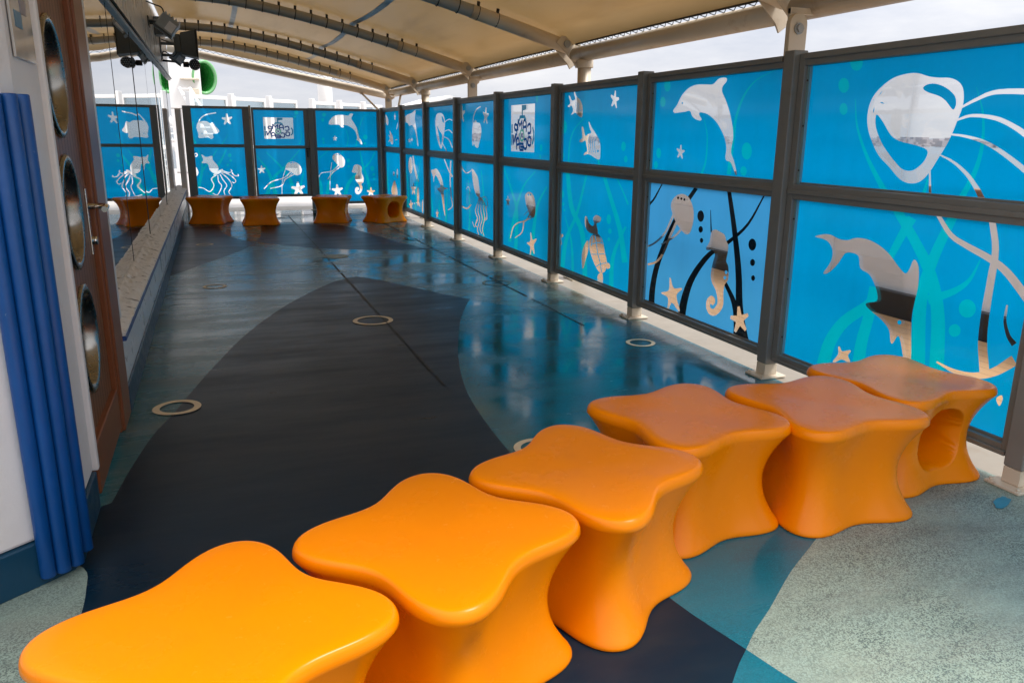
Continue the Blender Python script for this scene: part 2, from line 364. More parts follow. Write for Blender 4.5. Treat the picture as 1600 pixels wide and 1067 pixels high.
# puddles of rain water near the fence
def puddle(cx, cy, a, b, rot, seed):
    rnd = random.Random(seed); bm = BM(); n = 40; ph = [rnd.uniform(0, 6.28) for _ in range(6)]; P = []
    for k in range(n):
        t = 2 * PI * k / n; w = 1 + sum(.26 / (j + 1) * math.sin((j + 2) * t + ph[j]) for j in range(5))
        x, y = a * w * math.cos(t), b * w * math.sin(t)
        P.append(bm.verts.new((cx + x * math.cos(rot) - y * math.sin(rot), cy + x * math.sin(rot) + y * math.cos(rot), .0055)))
    f = bm.faces.new(P); f.normal_update()
    if f.normal.z < 0: f.normal_flip()
    bmesh.ops.triangulate(bm, faces=bm.faces)
    struct(link('puddle', bm, 'puddle'))
PUD = [(2.60,11.3,.10,.15,.2),(1.45,15.5,.5,.4,0),(2.0,15.2,.3,.3,.3),(.85,15.3,.3,.35,0)]
for i, p in enumerate(PUD): puddle(*p, i + 2)

bm = BM(); rnd = random.Random(8)
P = [bm.verts.new((3.03 + (.06 + .03 * rnd.random()) * math.cos(t), 2.14 + (.022 + .012 * rnd.random()) * math.sin(t) + .03 * math.cos(t), .004)) for t in [2 * PI * k / 18 for k in range(18)]]
f = bm.faces.new(P); struct(link('floor_paint_mark', bm, paint('spilt_blue_paint', (.03, .24, .34), .5, .2, 30)))
# ------------------------------------------------------------------ outside deck, bulwark, sea
bm = BM(); box(bm, 3.26, 3.80, -7, 16.25, -.25, -.004); box(bm, -1.2, 3.80, 16.25, 17.2, -.25, -.006); struct(link('waterway', bm, 'waterway'))
bm = BM(); box(bm, 3.80, 5.44, -7, 30, -.25, -.012); struct(link('teak_deck', bm, 'teak'))
bm = BM(); box(bm, -6, 3.80, 17.2, 36, -.25, -.013); struct(link('open_deck', bm, paint('pale_deck_paint', (.50, .46, .43), .4, .15, 2)))
W = empty('ship_bulwark', (5.54, 0, 0), 'white ship bulwark with black foot band and teak cap rail beyond the fence', 'bulwark')
bm = BM(); box(bm, 5.54, 5.68, -7, 30, -.25, 1.06); link('bulwark_wall', bm, 'white', W)
bm = BM(); box(bm, 5.49, 5.618, -7, 30, 1.062, 1.12); link('cap_rail', bm, 'teak_rail', W, bevel=.015)
bm = BM(); box(bm, 5.455, 5.538, -7, 30, -.2, .20); link('scupper_band', bm, 'black_band', W, bevel=.01)
for y in range(-6, 30, 2):
    bm = BM(); box(bm, 5.50, 5.538, y, y + .05, .203, 1.055); link('stiffener', bm, 'white', W)
bm = BM(); v = [bm.verts.new(p) for p in ((-30000, -30000, -24), (30000, -30000, -24), (30000, 30000, -24), (-30000, 30000, -24))]; bm.faces.new(v)
struct(link('sea', bm, 'sea'))
bm = BM(); rnd = random.Random(11)
for k in range(1100):
    a = rnd.uniform(R(8), R(80)); d = rnd.uniform(2600, 4200); x, y = d * math.sin(a), d * math.cos(a); w_ = rnd.uniform(8, 34)
    box(bm, x, x + w_, y, y + w_, -24, -24 + rnd.choice((6, 8, 10, 12, 15, 24)) * rnd.uniform(.7, 1.2))
struct(link('far_city', bm, 'shore'), 'stuff')

# ------------------------------------------------------------------ window film artwork
ART = {
 '0u': [
  ('w',0,[3.529,1.701,3.523,1.666,3.517,1.631,3.51,1.596,3.499,1.56,3.482,1.523,3.462,1.486,3.441,1.451,3.419,1.417,3.398,1.386,3.376,1.357,3.355,1.33,3.333,1.304,3.313,1.279,3.292,1.255,3.272,1.232,3.252,1.21,3.232,1.19,3.213,1.171,3.194,1.153,3.175,1.135,3.139,1.16,3.159,1.177,3.179,1.194,3.199,1.21,3.22,1.229,3.241,1.249,3.262,1.27,3.284,1.292,3.306,1.316,3.329,1.341,3.352,1.367,3.376,1.395,3.398,1.424,3.422,1.456,3.445,1.491,3.467,1.526,3.485,1.561,3.499,1.596,3.508,1.631,3.516,1.666,3.525,1.701]),
  ('w',0,[2.79,1.726,2.776,1.696,2.762,1.667,2.749,1.638,2.738,1.607,2.731,1.573,2.725,1.538,2.722,1.502,2.721,1.468,2.723,1.437,2.727,1.408,2.734,1.379,2.742,1.35,2.753,1.321,2.766,1.291,2.781,1.261,2.795,1.23,2.763,1.218,2.751,1.249,2.738,1.281,2.726,1.312,2.717,1.343,2.71,1.373,2.706,1.403,2.703,1.434,2.703,1.466,2.706,1.501,2.711,1.537,2.719,1.573,2.728,1.608,2.741,1.639,2.756,1.668,2.772,1.697,2.788,1.726]),
  ('w',0,[2.989,1.303,2.992,1.291,2.994,1.279,2.996,1.267,3.0,1.255,3.005,1.243,3.012,1.231,3.019,1.219,3.026,1.206,2.999,1.198,2.994,1.211,2.989,1.224,2.985,1.237,2.981,1.251,2.98,1.264,2.979,1.277,2.979,1.289,2.979,1.302]),
  ('w',0,[3.503,1.885,3.504,1.866,3.514,1.852,3.532,1.845,3.552,1.847,3.573,1.856,3.588,1.872,3.596,1.892,3.594,1.91,3.584,1.924,3.566,1.931,3.545,1.929,3.525,1.92,3.51,1.904]),
  ('w',0,[3.584,1.773,3.585,1.756,3.594,1.742,3.61,1.735,3.628,1.736,3.645,1.745,3.659,1.759,3.666,1.777,3.665,1.794,3.655,1.807,3.64,1.814,3.622,1.813,3.604,1.805,3.591,1.79]),
  ('w',0,[3.576,1.648,3.576,1.635,3.583,1.624,3.594,1.618,3.608,1.618,3.621,1.624,3.632,1.636,3.637,1.65,3.636,1.664,3.629,1.675,3.618,1.681,3.604,1.68,3.591,1.674,3.581,1.662]),
  ('c',0,[2.85,1.634,2.833,1.641,2.816,1.648,2.8,1.655,2.783,1.661,2.765,1.668,2.746,1.675,2.728,1.681,2.711,1.685,2.695,1.688,2.681,1.689,2.666,1.689,2.648,1.689,2.625,1.688,2.6,1.687,2.574,1.685,2.55,1.683,2.528,1.679,2.506,1.675,2.483,1.67,2.461,1.666,2.462,1.694,2.484,1.697,2.506,1.701,2.529,1.705,2.553,1.708,2.578,1.709,2.604,1.71,2.63,1.711,2.653,1.71,2.672,1.71,2.688,1.708,2.703,1.706,2.72,1.702,2.738,1.697,2.756,1.689,2.774,1.681,2.792,1.674,2.808,1.666,2.825,1.658,2.84,1.65,2.856,1.642]),
  ('c',0,[2.863,1.577,2.847,1.582,2.831,1.586,2.816,1.59,2.799,1.593,2.781,1.593,2.762,1.592,2.742,1.591,2.722,1.588,2.703,1.585,2.684,1.581,2.665,1.577,2.647,1.571,2.628,1.564,2.608,1.556,2.589,1.547,2.571,1.538,2.556,1.53,2.542,1.522,2.528,1.513,2.512,1.503,2.493,1.489,2.471,1.473,2.449,1.456,2.427,1.44,2.41,1.462,2.432,1.478,2.455,1.494,2.477,1.509,2.498,1.523,2.515,1.533,2.53,1.542,2.545,1.55,2.561,1.557,2.58,1.566,2.601,1.575,2.622,1.583,2.642,1.59,2.663,1.595,2.683,1.599,2.703,1.602,2.723,1.604,2.743,1.606,2.764,1.607,2.784,1.607,2.804,1.605,2.821,1.602,2.837,1.597,2.853,1.591,2.868,1.586]),
  ('c',0,[2.886,1.512,2.866,1.51,2.845,1.508,2.825,1.505,2.803,1.501,2.779,1.496,2.754,1.49,2.729,1.483,2.704,1.474,2.681,1.465,2.657,1.454,2.633,1.442,2.607,1.428,2.576,1.41,2.543,1.39,2.511,1.37,2.484,1.352,2.464,1.337,2.447,1.323,2.432,1.309,2.415,1.295,2.396,1.316,2.413,1.329,2.429,1.342,2.447,1.356,2.47,1.372,2.498,1.389,2.531,1.409,2.565,1.428,2.596,1.445,2.624,1.459,2.649,1.471,2.674,1.481,2.699,1.49,2.726,1.498,2.752,1.504,2.778,1.509,2.802,1.513,2.825,1.516,2.846,1.518,2.866,1.519,2.887,1.52]),
  ('c',0,[2.932,1.417,2.913,1.409,2.895,1.403,2.877,1.395,2.858,1.386,2.838,1.375,2.818,1.362,2.798,1.348,2.779,1.334,2.763,1.32,2.747,1.304,2.733,1.289,2.719,1.273,2.706,1.257,2.694,1.24,2.683,1.224,2.671,1.207,2.644,1.222,2.657,1.237,2.67,1.253,2.683,1.27,2.698,1.286,2.714,1.301,2.73,1.317,2.747,1.332,2.766,1.347,2.787,1.361,2.808,1.374,2.83,1.386,2.852,1.396,2.872,1.405,2.892,1.411,2.911,1.417,2.93,1.422]),
  ('c',0,[2.984,1.347,2.981,1.327,2.977,1.308,2.974,1.289,2.971,1.27,2.968,1.253,2.965,1.237,2.962,1.222,2.958,1.206,2.943,1.208,2.947,1.223,2.951,1.239,2.954,1.255,2.958,1.271,2.962,1.289,2.966,1.308,2.97,1.328,2.974,1.347]),
  ('c',1,[3.425,1.595,3.423,1.655,3.403,1.705,3.358,1.75,3.287,1.791,3.205,1.808,3.132,1.807,3.059,1.787,2.999,1.778,2.942,1.774,2.893,1.757,2.86,1.726,2.846,1.677,2.848,1.632,2.863,1.579,2.882,1.518,2.905,1.464,2.935,1.412,2.98,1.335,3.023,1.292,3.072,1.277,3.125,1.282,3.173,1.305,3.236,1.353,3.313,1.406,3.37,1.474,3.408,1.538]),
  ('b',1,[3.359,1.615,3.312,1.576,3.252,1.513,3.192,1.483,3.104,1.467,3.03,1.45,3.006,1.43,3.019,1.39,3.054,1.356,3.093,1.338,3.147,1.344,3.195,1.375,3.246,1.416,3.307,1.475,3.353,1.543,3.367,1.594]),
  ('b',1,[3.085,1.738,3.062,1.751,3.013,1.751,2.953,1.73,2.9,1.694,2.884,1.659,2.889,1.633,2.903,1.633,2.942,1.669,2.984,1.693,3.045,1.711,3.077,1.725]),
  ('b',0,[3.341,1.736,3.354,1.724,3.363,1.708,3.351,1.72]),
  ('b',0,[3.352,1.677,3.335,1.677,3.318,1.668,3.336,1.67]),
  ('b',0,[3.386,1.656,3.382,1.641,3.386,1.621,3.39,1.637]),
  ('b',0,[3.4,1.692,3.395,1.69,3.397,1.686,3.402,1.688]),
 ],
 '0l': [
  ('w',0,[3.198,1.157,3.152,1.107,3.105,1.058,3.061,1.011,3.022,0.968,2.99,0.93,2.962,0.896,2.938,0.863,2.916,0.827,2.896,0.786,2.877,0.742,2.861,0.695,2.847,0.642,2.836,0.582,2.828,0.514,2.821,0.442,2.813,0.371,2.728,0.392,2.738,0.461,2.748,0.531,2.758,0.6,2.772,0.662,2.789,0.717,2.808,0.767,2.83,0.812,2.854,0.855,2.88,0.894,2.907,0.928,2.938,0.962,2.972,0.999,3.012,1.041,3.058,1.087,3.106,1.135,3.154,1.182]),
  ('w',0,[2.818,1.181,2.842,1.12,2.867,1.058,2.892,0.995,2.913,0.933,2.93,0.876,2.944,0.822,2.955,0.765,2.96,0.699,2.957,0.622,2.949,0.539,2.937,0.453,2.928,0.369,2.841,0.391,2.854,0.473,2.868,0.556,2.879,0.635,2.885,0.705,2.883,0.765,2.877,0.816,2.866,0.867,2.853,0.922,2.836,0.982,2.815,1.044,2.793,1.106,2.772,1.167]),
  ('w',0,[3.074,1.118,3.084,1.095,3.095,1.073,3.107,1.049,3.118,1.023,3.131,0.994,3.144,0.964,3.157,0.932,3.17,0.901,3.128,0.89,3.112,0.921,3.097,0.951,3.083,0.981,3.069,1.008,3.056,1.032,3.043,1.055,3.03,1.077,3.018,1.099]),
  ('w',0,[2.632,0.957,2.642,0.932,2.652,0.907,2.663,0.882,2.676,0.861,2.692,0.844,2.709,0.829,2.728,0.815,2.752,0.8,2.781,0.785,2.816,0.77,2.854,0.754,2.892,0.738,2.869,0.698,2.833,0.717,2.797,0.736,2.762,0.756,2.732,0.775,2.709,0.794,2.689,0.812,2.673,0.831,2.659,0.853,2.648,0.877,2.64,0.903,2.633,0.93,2.626,0.956]),
  ('w',0,[3.206,0.727,3.227,0.702,3.246,0.677,3.266,0.652,3.289,0.628,3.322,0.602,3.362,0.573,3.407,0.54,3.447,0.504,3.48,0.467,3.508,0.429,3.532,0.39,3.552,0.35,3.567,0.309,3.577,0.268,3.585,0.229,3.593,0.191,3.492,0.199,3.485,0.237,3.479,0.274,3.472,0.308,3.461,0.341,3.446,0.374,3.428,0.407,3.406,0.439,3.381,0.47,3.35,0.499,3.311,0.53,3.27,0.561,3.234,0.592,3.206,0.623,3.185,0.65,3.166,0.676,3.148,0.701]),
  ('w',0,[3.264,0.719,3.268,0.678,3.272,0.637,3.276,0.596,3.281,0.557,3.288,0.518,3.296,0.479,3.305,0.44,3.311,0.401,3.315,0.364,3.316,0.33,3.317,0.296,3.318,0.263,3.23,0.278,3.231,0.311,3.231,0.343,3.231,0.375,3.229,0.408,3.225,0.443,3.218,0.48,3.211,0.519,3.205,0.559,3.201,0.6,3.198,0.64,3.195,0.681,3.193,0.721]),
  ('w',0,[2.611,0.73,2.612,0.711,2.622,0.693,2.638,0.681,2.658,0.677,2.678,0.681,2.693,0.693,2.701,0.711,2.7,0.731,2.69,0.749,2.673,0.761,2.653,0.765,2.634,0.76,2.619,0.748]),
  ('w',0,[2.672,0.61,2.673,0.596,2.68,0.584,2.692,0.575,2.706,0.571,2.721,0.574,2.732,0.582,2.737,0.595,2.736,0.609,2.729,0.621,2.717,0.63,2.702,0.634,2.688,0.631,2.678,0.622]),
  ('c',1,[3.722,0.932,3.649,0.954,3.591,0.956,3.531,0.942,3.465,0.942,3.403,0.963,3.32,0.965,3.235,0.945,3.161,0.909,3.095,0.858,3.042,0.825,3.019,0.848,2.998,0.903,2.963,0.869,2.951,0.771,2.959,0.68,2.96,0.589,2.927,0.368,2.963,0.358,3.01,0.47,3.033,0.495,3.058,0.45,3.075,0.454,3.094,0.512,3.15,0.554,3.215,0.58,3.272,0.608,3.264,0.626,3.206,0.645,3.201,0.678,3.231,0.735,3.279,0.782,3.345,0.803,3.366,0.864,3.411,0.878,3.464,0.871,3.492,0.838,3.51,0.81,3.549,0.766,3.591,0.734,3.623,0.73,3.586,0.782,3.566,0.827,3.571,0.876,3.607,0.913,3.656,0.926]),
  ('b',0,[3.022,0.571,3.022,0.565,3.025,0.56,3.03,0.557,3.035,0.556,3.041,0.557,3.045,0.56,3.047,0.565,3.047,0.57,3.044,0.575,3.039,0.579,3.033,0.58,3.028,0.579,3.024,0.576]),
  ('c',1,[3.438,0.328,3.426,0.336,3.404,0.315,3.352,0.335,3.34,0.331,3.357,0.301,3.335,0.274,3.351,0.262,3.401,0.266,3.451,0.235,3.466,0.239,3.432,0.29]),
  ('c',0,[2.91,1.138,2.886,1.113,2.863,1.087,2.839,1.062,2.814,1.041,2.788,1.025,2.762,1.014,2.736,1.005,2.708,0.995,2.677,0.984,2.643,0.973,2.611,0.962,2.582,0.951,2.558,0.94,2.537,0.93,2.516,0.918,2.492,0.901,2.463,0.877,2.431,0.849,2.397,0.818,2.364,0.789,2.336,0.819,2.369,0.847,2.403,0.877,2.436,0.905,2.468,0.93,2.495,0.947,2.519,0.96,2.542,0.97,2.568,0.981,2.599,0.992,2.632,1.002,2.666,1.012,2.697,1.021,2.725,1.03,2.75,1.038,2.773,1.047,2.796,1.059,2.819,1.077,2.843,1.1,2.867,1.125,2.891,1.149]),
  ('c',0,[2.621,1.148,2.609,1.113,2.597,1.078,2.586,1.044,2.579,1.012,2.576,0.98,2.576,0.95,2.578,0.917,2.579,0.882,2.579,0.843,2.58,0.801,2.581,0.759,2.581,0.719,2.58,0.683,2.579,0.649,2.577,0.615,2.573,0.58,2.566,0.542,2.556,0.505,2.546,0.467,2.537,0.43,2.489,0.448,2.499,0.484,2.51,0.521,2.52,0.556,2.527,0.591,2.532,0.623,2.535,0.655,2.537,0.687,2.538,0.722,2.539,0.761,2.54,0.802,2.54,0.844,2.54,0.882,2.54,0.917,2.54,0.949,2.541,0.982,2.545,1.016,2.553,1.051,2.565,1.086,2.578,1.121,2.591,1.155]),
  ('c',0,[2.779,0.42,2.754,0.414,2.729,0.407,2.703,0.4,2.677,0.396,2.649,0.394,2.62,0.394,2.591,0.396,2.563,0.4,2.535,0.408,2.508,0.418,2.482,0.431,2.457,0.446,2.432,0.464,2.409,0.484,2.387,0.504,2.366,0.524,2.399,0.558,2.42,0.537,2.44,0.515,2.459,0.495,2.479,0.478,2.5,0.463,2.521,0.45,2.544,0.439,2.567,0.43,2.592,0.424,2.618,0.42,2.645,0.418,2.672,0.417,2.698,0.418,2.723,0.421,2.749,0.425,2.776,0.429]),
  ('c',0,[2.465,0.777,2.466,0.758,2.467,0.739,2.467,0.719,2.465,0.701,2.46,0.683,2.453,0.666,2.446,0.65,2.438,0.636,2.43,0.625,2.421,0.616,2.413,0.608,2.405,0.6,2.386,0.621,2.395,0.628,2.405,0.634,2.413,0.64,2.421,0.648,2.429,0.66,2.437,0.674,2.445,0.689,2.45,0.704,2.454,0.721,2.455,0.739,2.456,0.759,2.457,0.778]),
  ('c',1,[2.435,0.346,2.413,0.367,2.404,0.35,2.412,0.317,2.425,0.322]),
 ],
 '1u': [
  ('w',0,[4.215,1.894,4.261,1.885,4.309,1.876,4.357,1.865,4.399,1.85,4.436,1.832,4.469,1.81,4.498,1.786,4.525,1.758,4.548,1.726,4.568,1.691,4.584,1.654,4.597,1.617,4.606,1.582,4.611,1.548,4.614,1.513,4.618,1.471,4.623,1.421,4.628,1.365,4.633,1.306,4.638,1.248,4.591,1.247,4.588,1.305,4.586,1.363,4.583,1.419,4.58,1.469,4.579,1.51,4.578,1.546,4.575,1.579,4.569,1.613,4.558,1.649,4.544,1.686,4.527,1.72,4.506,1.752,4.483,1.779,4.456,1.804,4.426,1.826,4.392,1.845,4.351,1.86,4.306,1.872,4.259,1.882,4.214,1.893]),
  ('w',0,[4.962,1.62,4.948,1.591,4.933,1.562,4.92,1.532,4.91,1.499,4.906,1.46,4.904,1.416,4.905,1.373,4.909,1.335,4.917,1.305,4.929,1.281,4.942,1.258,4.954,1.234,4.927,1.23,4.916,1.254,4.905,1.278,4.895,1.303,4.889,1.334,4.886,1.372,4.887,1.416,4.891,1.46,4.897,1.5,4.908,1.533,4.924,1.563,4.94,1.591,4.956,1.62]),
  ('w',0,[5.434,1.864,5.436,1.845,5.447,1.83,5.465,1.822,5.486,1.823,5.505,1.832,5.52,1.849,5.527,1.868,5.525,1.887,5.513,1.902,5.495,1.91,5.475,1.909,5.455,1.899,5.441,1.883]),
  ('w',0,[5.493,1.748,5.495,1.732,5.504,1.719,5.52,1.712,5.538,1.713,5.555,1.721,5.568,1.734,5.573,1.751,5.571,1.767,5.561,1.78,5.546,1.787,5.528,1.786,5.511,1.778,5.498,1.765]),
  ('w',0,[5.517,1.366,5.518,1.349,5.527,1.335,5.541,1.327,5.557,1.326,5.572,1.334,5.584,1.347,5.59,1.364,5.588,1.381,5.579,1.395,5.565,1.403,5.549,1.403,5.534,1.396,5.522,1.382]),
  ('w',0,[5.555,1.274,5.557,1.261,5.564,1.25,5.575,1.244,5.588,1.243,5.601,1.249,5.61,1.259,5.614,1.271,5.613,1.284,5.606,1.295,5.594,1.301,5.581,1.302,5.569,1.296,5.559,1.286]),
  ('w',0,[4.385,1.407,4.387,1.383,4.399,1.363,4.419,1.352,4.443,1.351,4.467,1.361,4.485,1.38,4.493,1.404,4.491,1.428,4.479,1.448,4.458,1.459,4.434,1.459,4.411,1.449,4.394,1.43]),
  ('w',0,[4.421,1.278,4.423,1.264,4.431,1.253,4.443,1.246,4.459,1.246,4.473,1.251,4.484,1.261,4.49,1.275,4.488,1.288,4.48,1.299,4.467,1.306,4.452,1.307,4.437,1.301,4.426,1.291]),
  ('c',1,[5.375,1.684,5.329,1.718,5.271,1.784,5.19,1.831,5.089,1.852,4.967,1.848,4.88,1.845,4.826,1.872,4.781,1.882,4.722,1.876,4.725,1.851,4.759,1.827,4.763,1.791,4.716,1.737,4.66,1.657,4.615,1.563,4.598,1.491,4.608,1.428,4.606,1.386,4.573,1.345,4.538,1.283,4.525,1.247,4.543,1.251,4.565,1.282,4.607,1.328,4.654,1.337,4.67,1.363,4.665,1.416,4.691,1.48,4.746,1.543,4.82,1.602,4.922,1.647,5.014,1.66,5.017,1.638,4.988,1.615,5.007,1.604,5.07,1.616,5.115,1.639,5.146,1.673,5.214,1.669,5.301,1.665,5.357,1.664]),
  ('b',0,[5.247,1.731,5.248,1.728,5.25,1.725,5.253,1.724,5.257,1.724,5.261,1.726,5.263,1.728,5.265,1.732,5.264,1.735,5.262,1.738,5.259,1.739,5.255,1.739,5.251,1.738,5.248,1.735]),
  ('c',0,[5.23,1.431,5.244,1.433,5.252,1.399,5.291,1.408,5.295,1.396,5.262,1.375,5.28,1.344,5.268,1.336,5.239,1.357,5.212,1.33,5.201,1.337,5.216,1.37,5.182,1.384,5.186,1.396,5.224,1.396]),
 ],
 '2u': [
  ('w',0,[6.945,1.651,6.999,1.627,7.055,1.604,7.11,1.578,7.157,1.55,7.194,1.521,7.223,1.49,7.247,1.455,7.265,1.412,7.276,1.358,7.28,1.296,7.281,1.23,7.283,1.165,7.245,1.166,7.245,1.23,7.246,1.296,7.244,1.358,7.235,1.411,7.219,1.453,7.198,1.487,7.171,1.517,7.137,1.546,7.094,1.573,7.042,1.598,6.987,1.623,6.934,1.647]),
  ('w',0,[6.638,1.299,6.631,1.283,6.624,1.267,6.616,1.251,6.608,1.234,6.597,1.217,6.585,1.199,6.573,1.181,6.56,1.164,6.506,1.174,6.522,1.191,6.538,1.208,6.553,1.224,6.567,1.24,6.58,1.256,6.591,1.271,6.601,1.286,6.612,1.302]),
  ('w',0,[7.321,1.571,7.326,1.543,7.343,1.521,7.368,1.509,7.398,1.509,7.425,1.521,7.445,1.544,7.454,1.572,7.449,1.6,7.432,1.622,7.406,1.634,7.376,1.634,7.349,1.621,7.33,1.599]),
  ('w',0,[7.401,1.417,7.404,1.4,7.415,1.386,7.432,1.377,7.451,1.377,7.469,1.385,7.482,1.399,7.488,1.416,7.485,1.434,7.473,1.448,7.456,1.456,7.437,1.456,7.419,1.449,7.406,1.435]),
  ('w',0,[7.378,1.298,7.38,1.285,7.389,1.274,7.403,1.267,7.419,1.267,7.434,1.272,7.444,1.283,7.449,1.296,7.446,1.31,7.437,1.321,7.423,1.327,7.407,1.328,7.392,1.322,7.382,1.312]),
  ('w',0,[6.099,1.407,6.101,1.39,6.111,1.376,6.126,1.368,6.144,1.367,6.161,1.375,6.173,1.388,6.179,1.405,6.176,1.423,6.166,1.437,6.151,1.445,6.133,1.445,6.116,1.437,6.104,1.424]),
  ('w',0,[6.057,1.302,6.059,1.29,6.067,1.279,6.079,1.273,6.093,1.273,6.106,1.278,6.115,1.288,6.12,1.3,6.118,1.313,6.11,1.324,6.098,1.329,6.084,1.33,6.071,1.325,6.062,1.315]),
  ('c',1,[7.172,1.902,7.114,1.849,7.04,1.817,6.983,1.758,6.977,1.678,7.003,1.657,7.065,1.673,7.14,1.703,7.176,1.694,7.231,1.686,7.195,1.712,7.197,1.742,7.236,1.772,7.28,1.756,7.319,1.767,7.257,1.795,7.298,1.856,7.272,1.86,7.221,1.816,7.148,1.828,7.177,1.873]),
  ('c',1,[6.834,1.619,6.762,1.561,6.675,1.505,6.588,1.435,6.572,1.323,6.591,1.283,6.674,1.292,6.777,1.317,6.852,1.323,6.921,1.311,6.899,1.336,6.848,1.352,6.869,1.403,6.896,1.446,6.958,1.43,7.023,1.433,7.013,1.452,6.962,1.474,6.986,1.562,6.951,1.566,6.9,1.489,6.842,1.504,6.775,1.519,6.813,1.562]),
  ('b',0,[6.819,1.49,6.825,1.472,6.831,1.455,6.836,1.436,6.837,1.418,6.833,1.398,6.825,1.378,6.816,1.358,6.807,1.338,6.797,1.339,6.806,1.359,6.815,1.379,6.823,1.399,6.827,1.418,6.826,1.436,6.821,1.454,6.814,1.472,6.809,1.49]),
  ('b',0,[6.774,1.482,6.78,1.466,6.787,1.451,6.792,1.435,6.793,1.418,6.789,1.399,6.781,1.379,6.772,1.359,6.763,1.339,6.753,1.34,6.762,1.36,6.771,1.38,6.779,1.4,6.783,1.418,6.781,1.435,6.776,1.451,6.77,1.466,6.764,1.481]),
  ('b',0,[6.73,1.474,6.736,1.461,6.742,1.448,6.748,1.434,6.749,1.419,6.745,1.401,6.737,1.381,6.728,1.36,6.719,1.34,6.709,1.341,6.718,1.361,6.727,1.382,6.735,1.401,6.739,1.419,6.738,1.434,6.733,1.447,6.726,1.46,6.72,1.473]),
  ('b',0,[6.686,1.466,6.692,1.455,6.699,1.445,6.704,1.433,6.706,1.419,6.702,1.402,6.694,1.382,6.685,1.361,6.676,1.341,6.666,1.342,6.675,1.362,6.684,1.383,6.692,1.402,6.696,1.419,6.694,1.433,6.689,1.444,6.682,1.454,6.676,1.465]),
  ('b',0,[7.132,1.806,7.135,1.795,7.138,1.785,7.14,1.774,7.14,1.762,7.136,1.75,7.129,1.736,7.122,1.723,7.114,1.71,7.107,1.71,7.115,1.724,7.122,1.737,7.129,1.75,7.133,1.762,7.133,1.773,7.131,1.784,7.128,1.795,7.125,1.805]),
  ('b',0,[7.099,1.796,7.102,1.788,7.105,1.78,7.108,1.771,7.107,1.761,7.103,1.749,7.097,1.736,7.089,1.723,7.082,1.709,7.075,1.71,7.082,1.723,7.09,1.737,7.096,1.75,7.1,1.761,7.1,1.771,7.098,1.779,7.095,1.787,7.092,1.796]),
  ('b',0,[7.066,1.787,7.069,1.781,7.072,1.775,7.075,1.769,7.075,1.76,7.071,1.749,7.064,1.736,7.057,1.722,7.05,1.709,7.043,1.709,7.05,1.722,7.057,1.736,7.064,1.749,7.068,1.76,7.068,1.768,7.065,1.774,7.062,1.78,7.059,1.786]),
  ('b',0,[6.607,1.357,6.608,1.352,6.612,1.347,6.619,1.345,6.626,1.344,6.633,1.347,6.638,1.351,6.64,1.357,6.638,1.362,6.634,1.367,6.628,1.369,6.621,1.369,6.614,1.367,6.609,1.363]),
  ('b',0,[7.001,1.719,7.002,1.716,7.004,1.714,7.009,1.712,7.013,1.713,7.018,1.714,7.021,1.717,7.022,1.72,7.021,1.723,7.018,1.725,7.014,1.727,7.01,1.727,7.005,1.725,7.002,1.723]),
  ('c',0,[6.318,1.865,6.337,1.869,6.352,1.822,6.405,1.839,6.413,1.823,6.368,1.79,6.395,1.748,6.38,1.735,6.337,1.761,6.302,1.719,6.285,1.727,6.303,1.777,6.255,1.792,6.26,1.81,6.312,1.814]),
 ],
 '1l': [
  ('k',0,[5.484,1.131,5.515,1.097,5.547,1.062,5.579,1.028,5.614,0.997,5.653,0.971,5.696,0.948,5.741,0.926,5.786,0.902,5.754,0.888,5.712,0.912,5.669,0.936,5.628,0.962,5.589,0.99,5.556,1.023,5.526,1.058,5.497,1.094,5.469,1.128]),
  ('k',0,[5.018,1.137,5.079,1.08,5.142,1.022,5.206,0.96,5.267,0.892,5.326,0.813,5.385,0.727,5.439,0.64,5.484,0.56,5.517,0.492,5.542,0.431,5.559,0.374,5.573,0.315,5.582,0.255,5.584,0.195,5.584,0.137,5.585,0.078,5.488,0.096,5.49,0.154,5.492,0.211,5.492,0.267,5.487,0.324,5.476,0.38,5.462,0.434,5.441,0.492,5.411,0.557,5.37,0.635,5.32,0.72,5.265,0.805,5.21,0.882,5.153,0.948,5.094,1.009,5.033,1.067,4.975,1.124]),
  ('k',0,[5.796,0.646,5.782,0.58,5.767,0.514,5.754,0.447,5.745,0.375,5.741,0.298,5.741,0.215,5.743,0.129,5.744,0.044,5.652,0.061,5.654,0.145,5.654,0.229,5.657,0.311,5.663,0.389,5.675,0.46,5.69,0.527,5.707,0.592,5.723,0.658]),
  ('k',0,[4.623,1.144,4.599,1.078,4.576,1.012,4.553,0.947,4.531,0.88,4.51,0.813,4.489,0.744,4.47,0.676,4.454,0.607,4.441,0.538,4.432,0.467,4.422,0.396,4.406,0.326,4.383,0.26,4.356,0.197,4.328,0.136,4.3,0.075,4.216,0.108,4.245,0.168,4.276,0.227,4.305,0.286,4.329,0.348,4.347,0.413,4.36,0.481,4.372,0.551,4.388,0.621,4.407,0.689,4.429,0.757,4.453,0.824,4.476,0.89,4.501,0.956,4.527,1.021,4.553,1.085,4.58,1.15]),
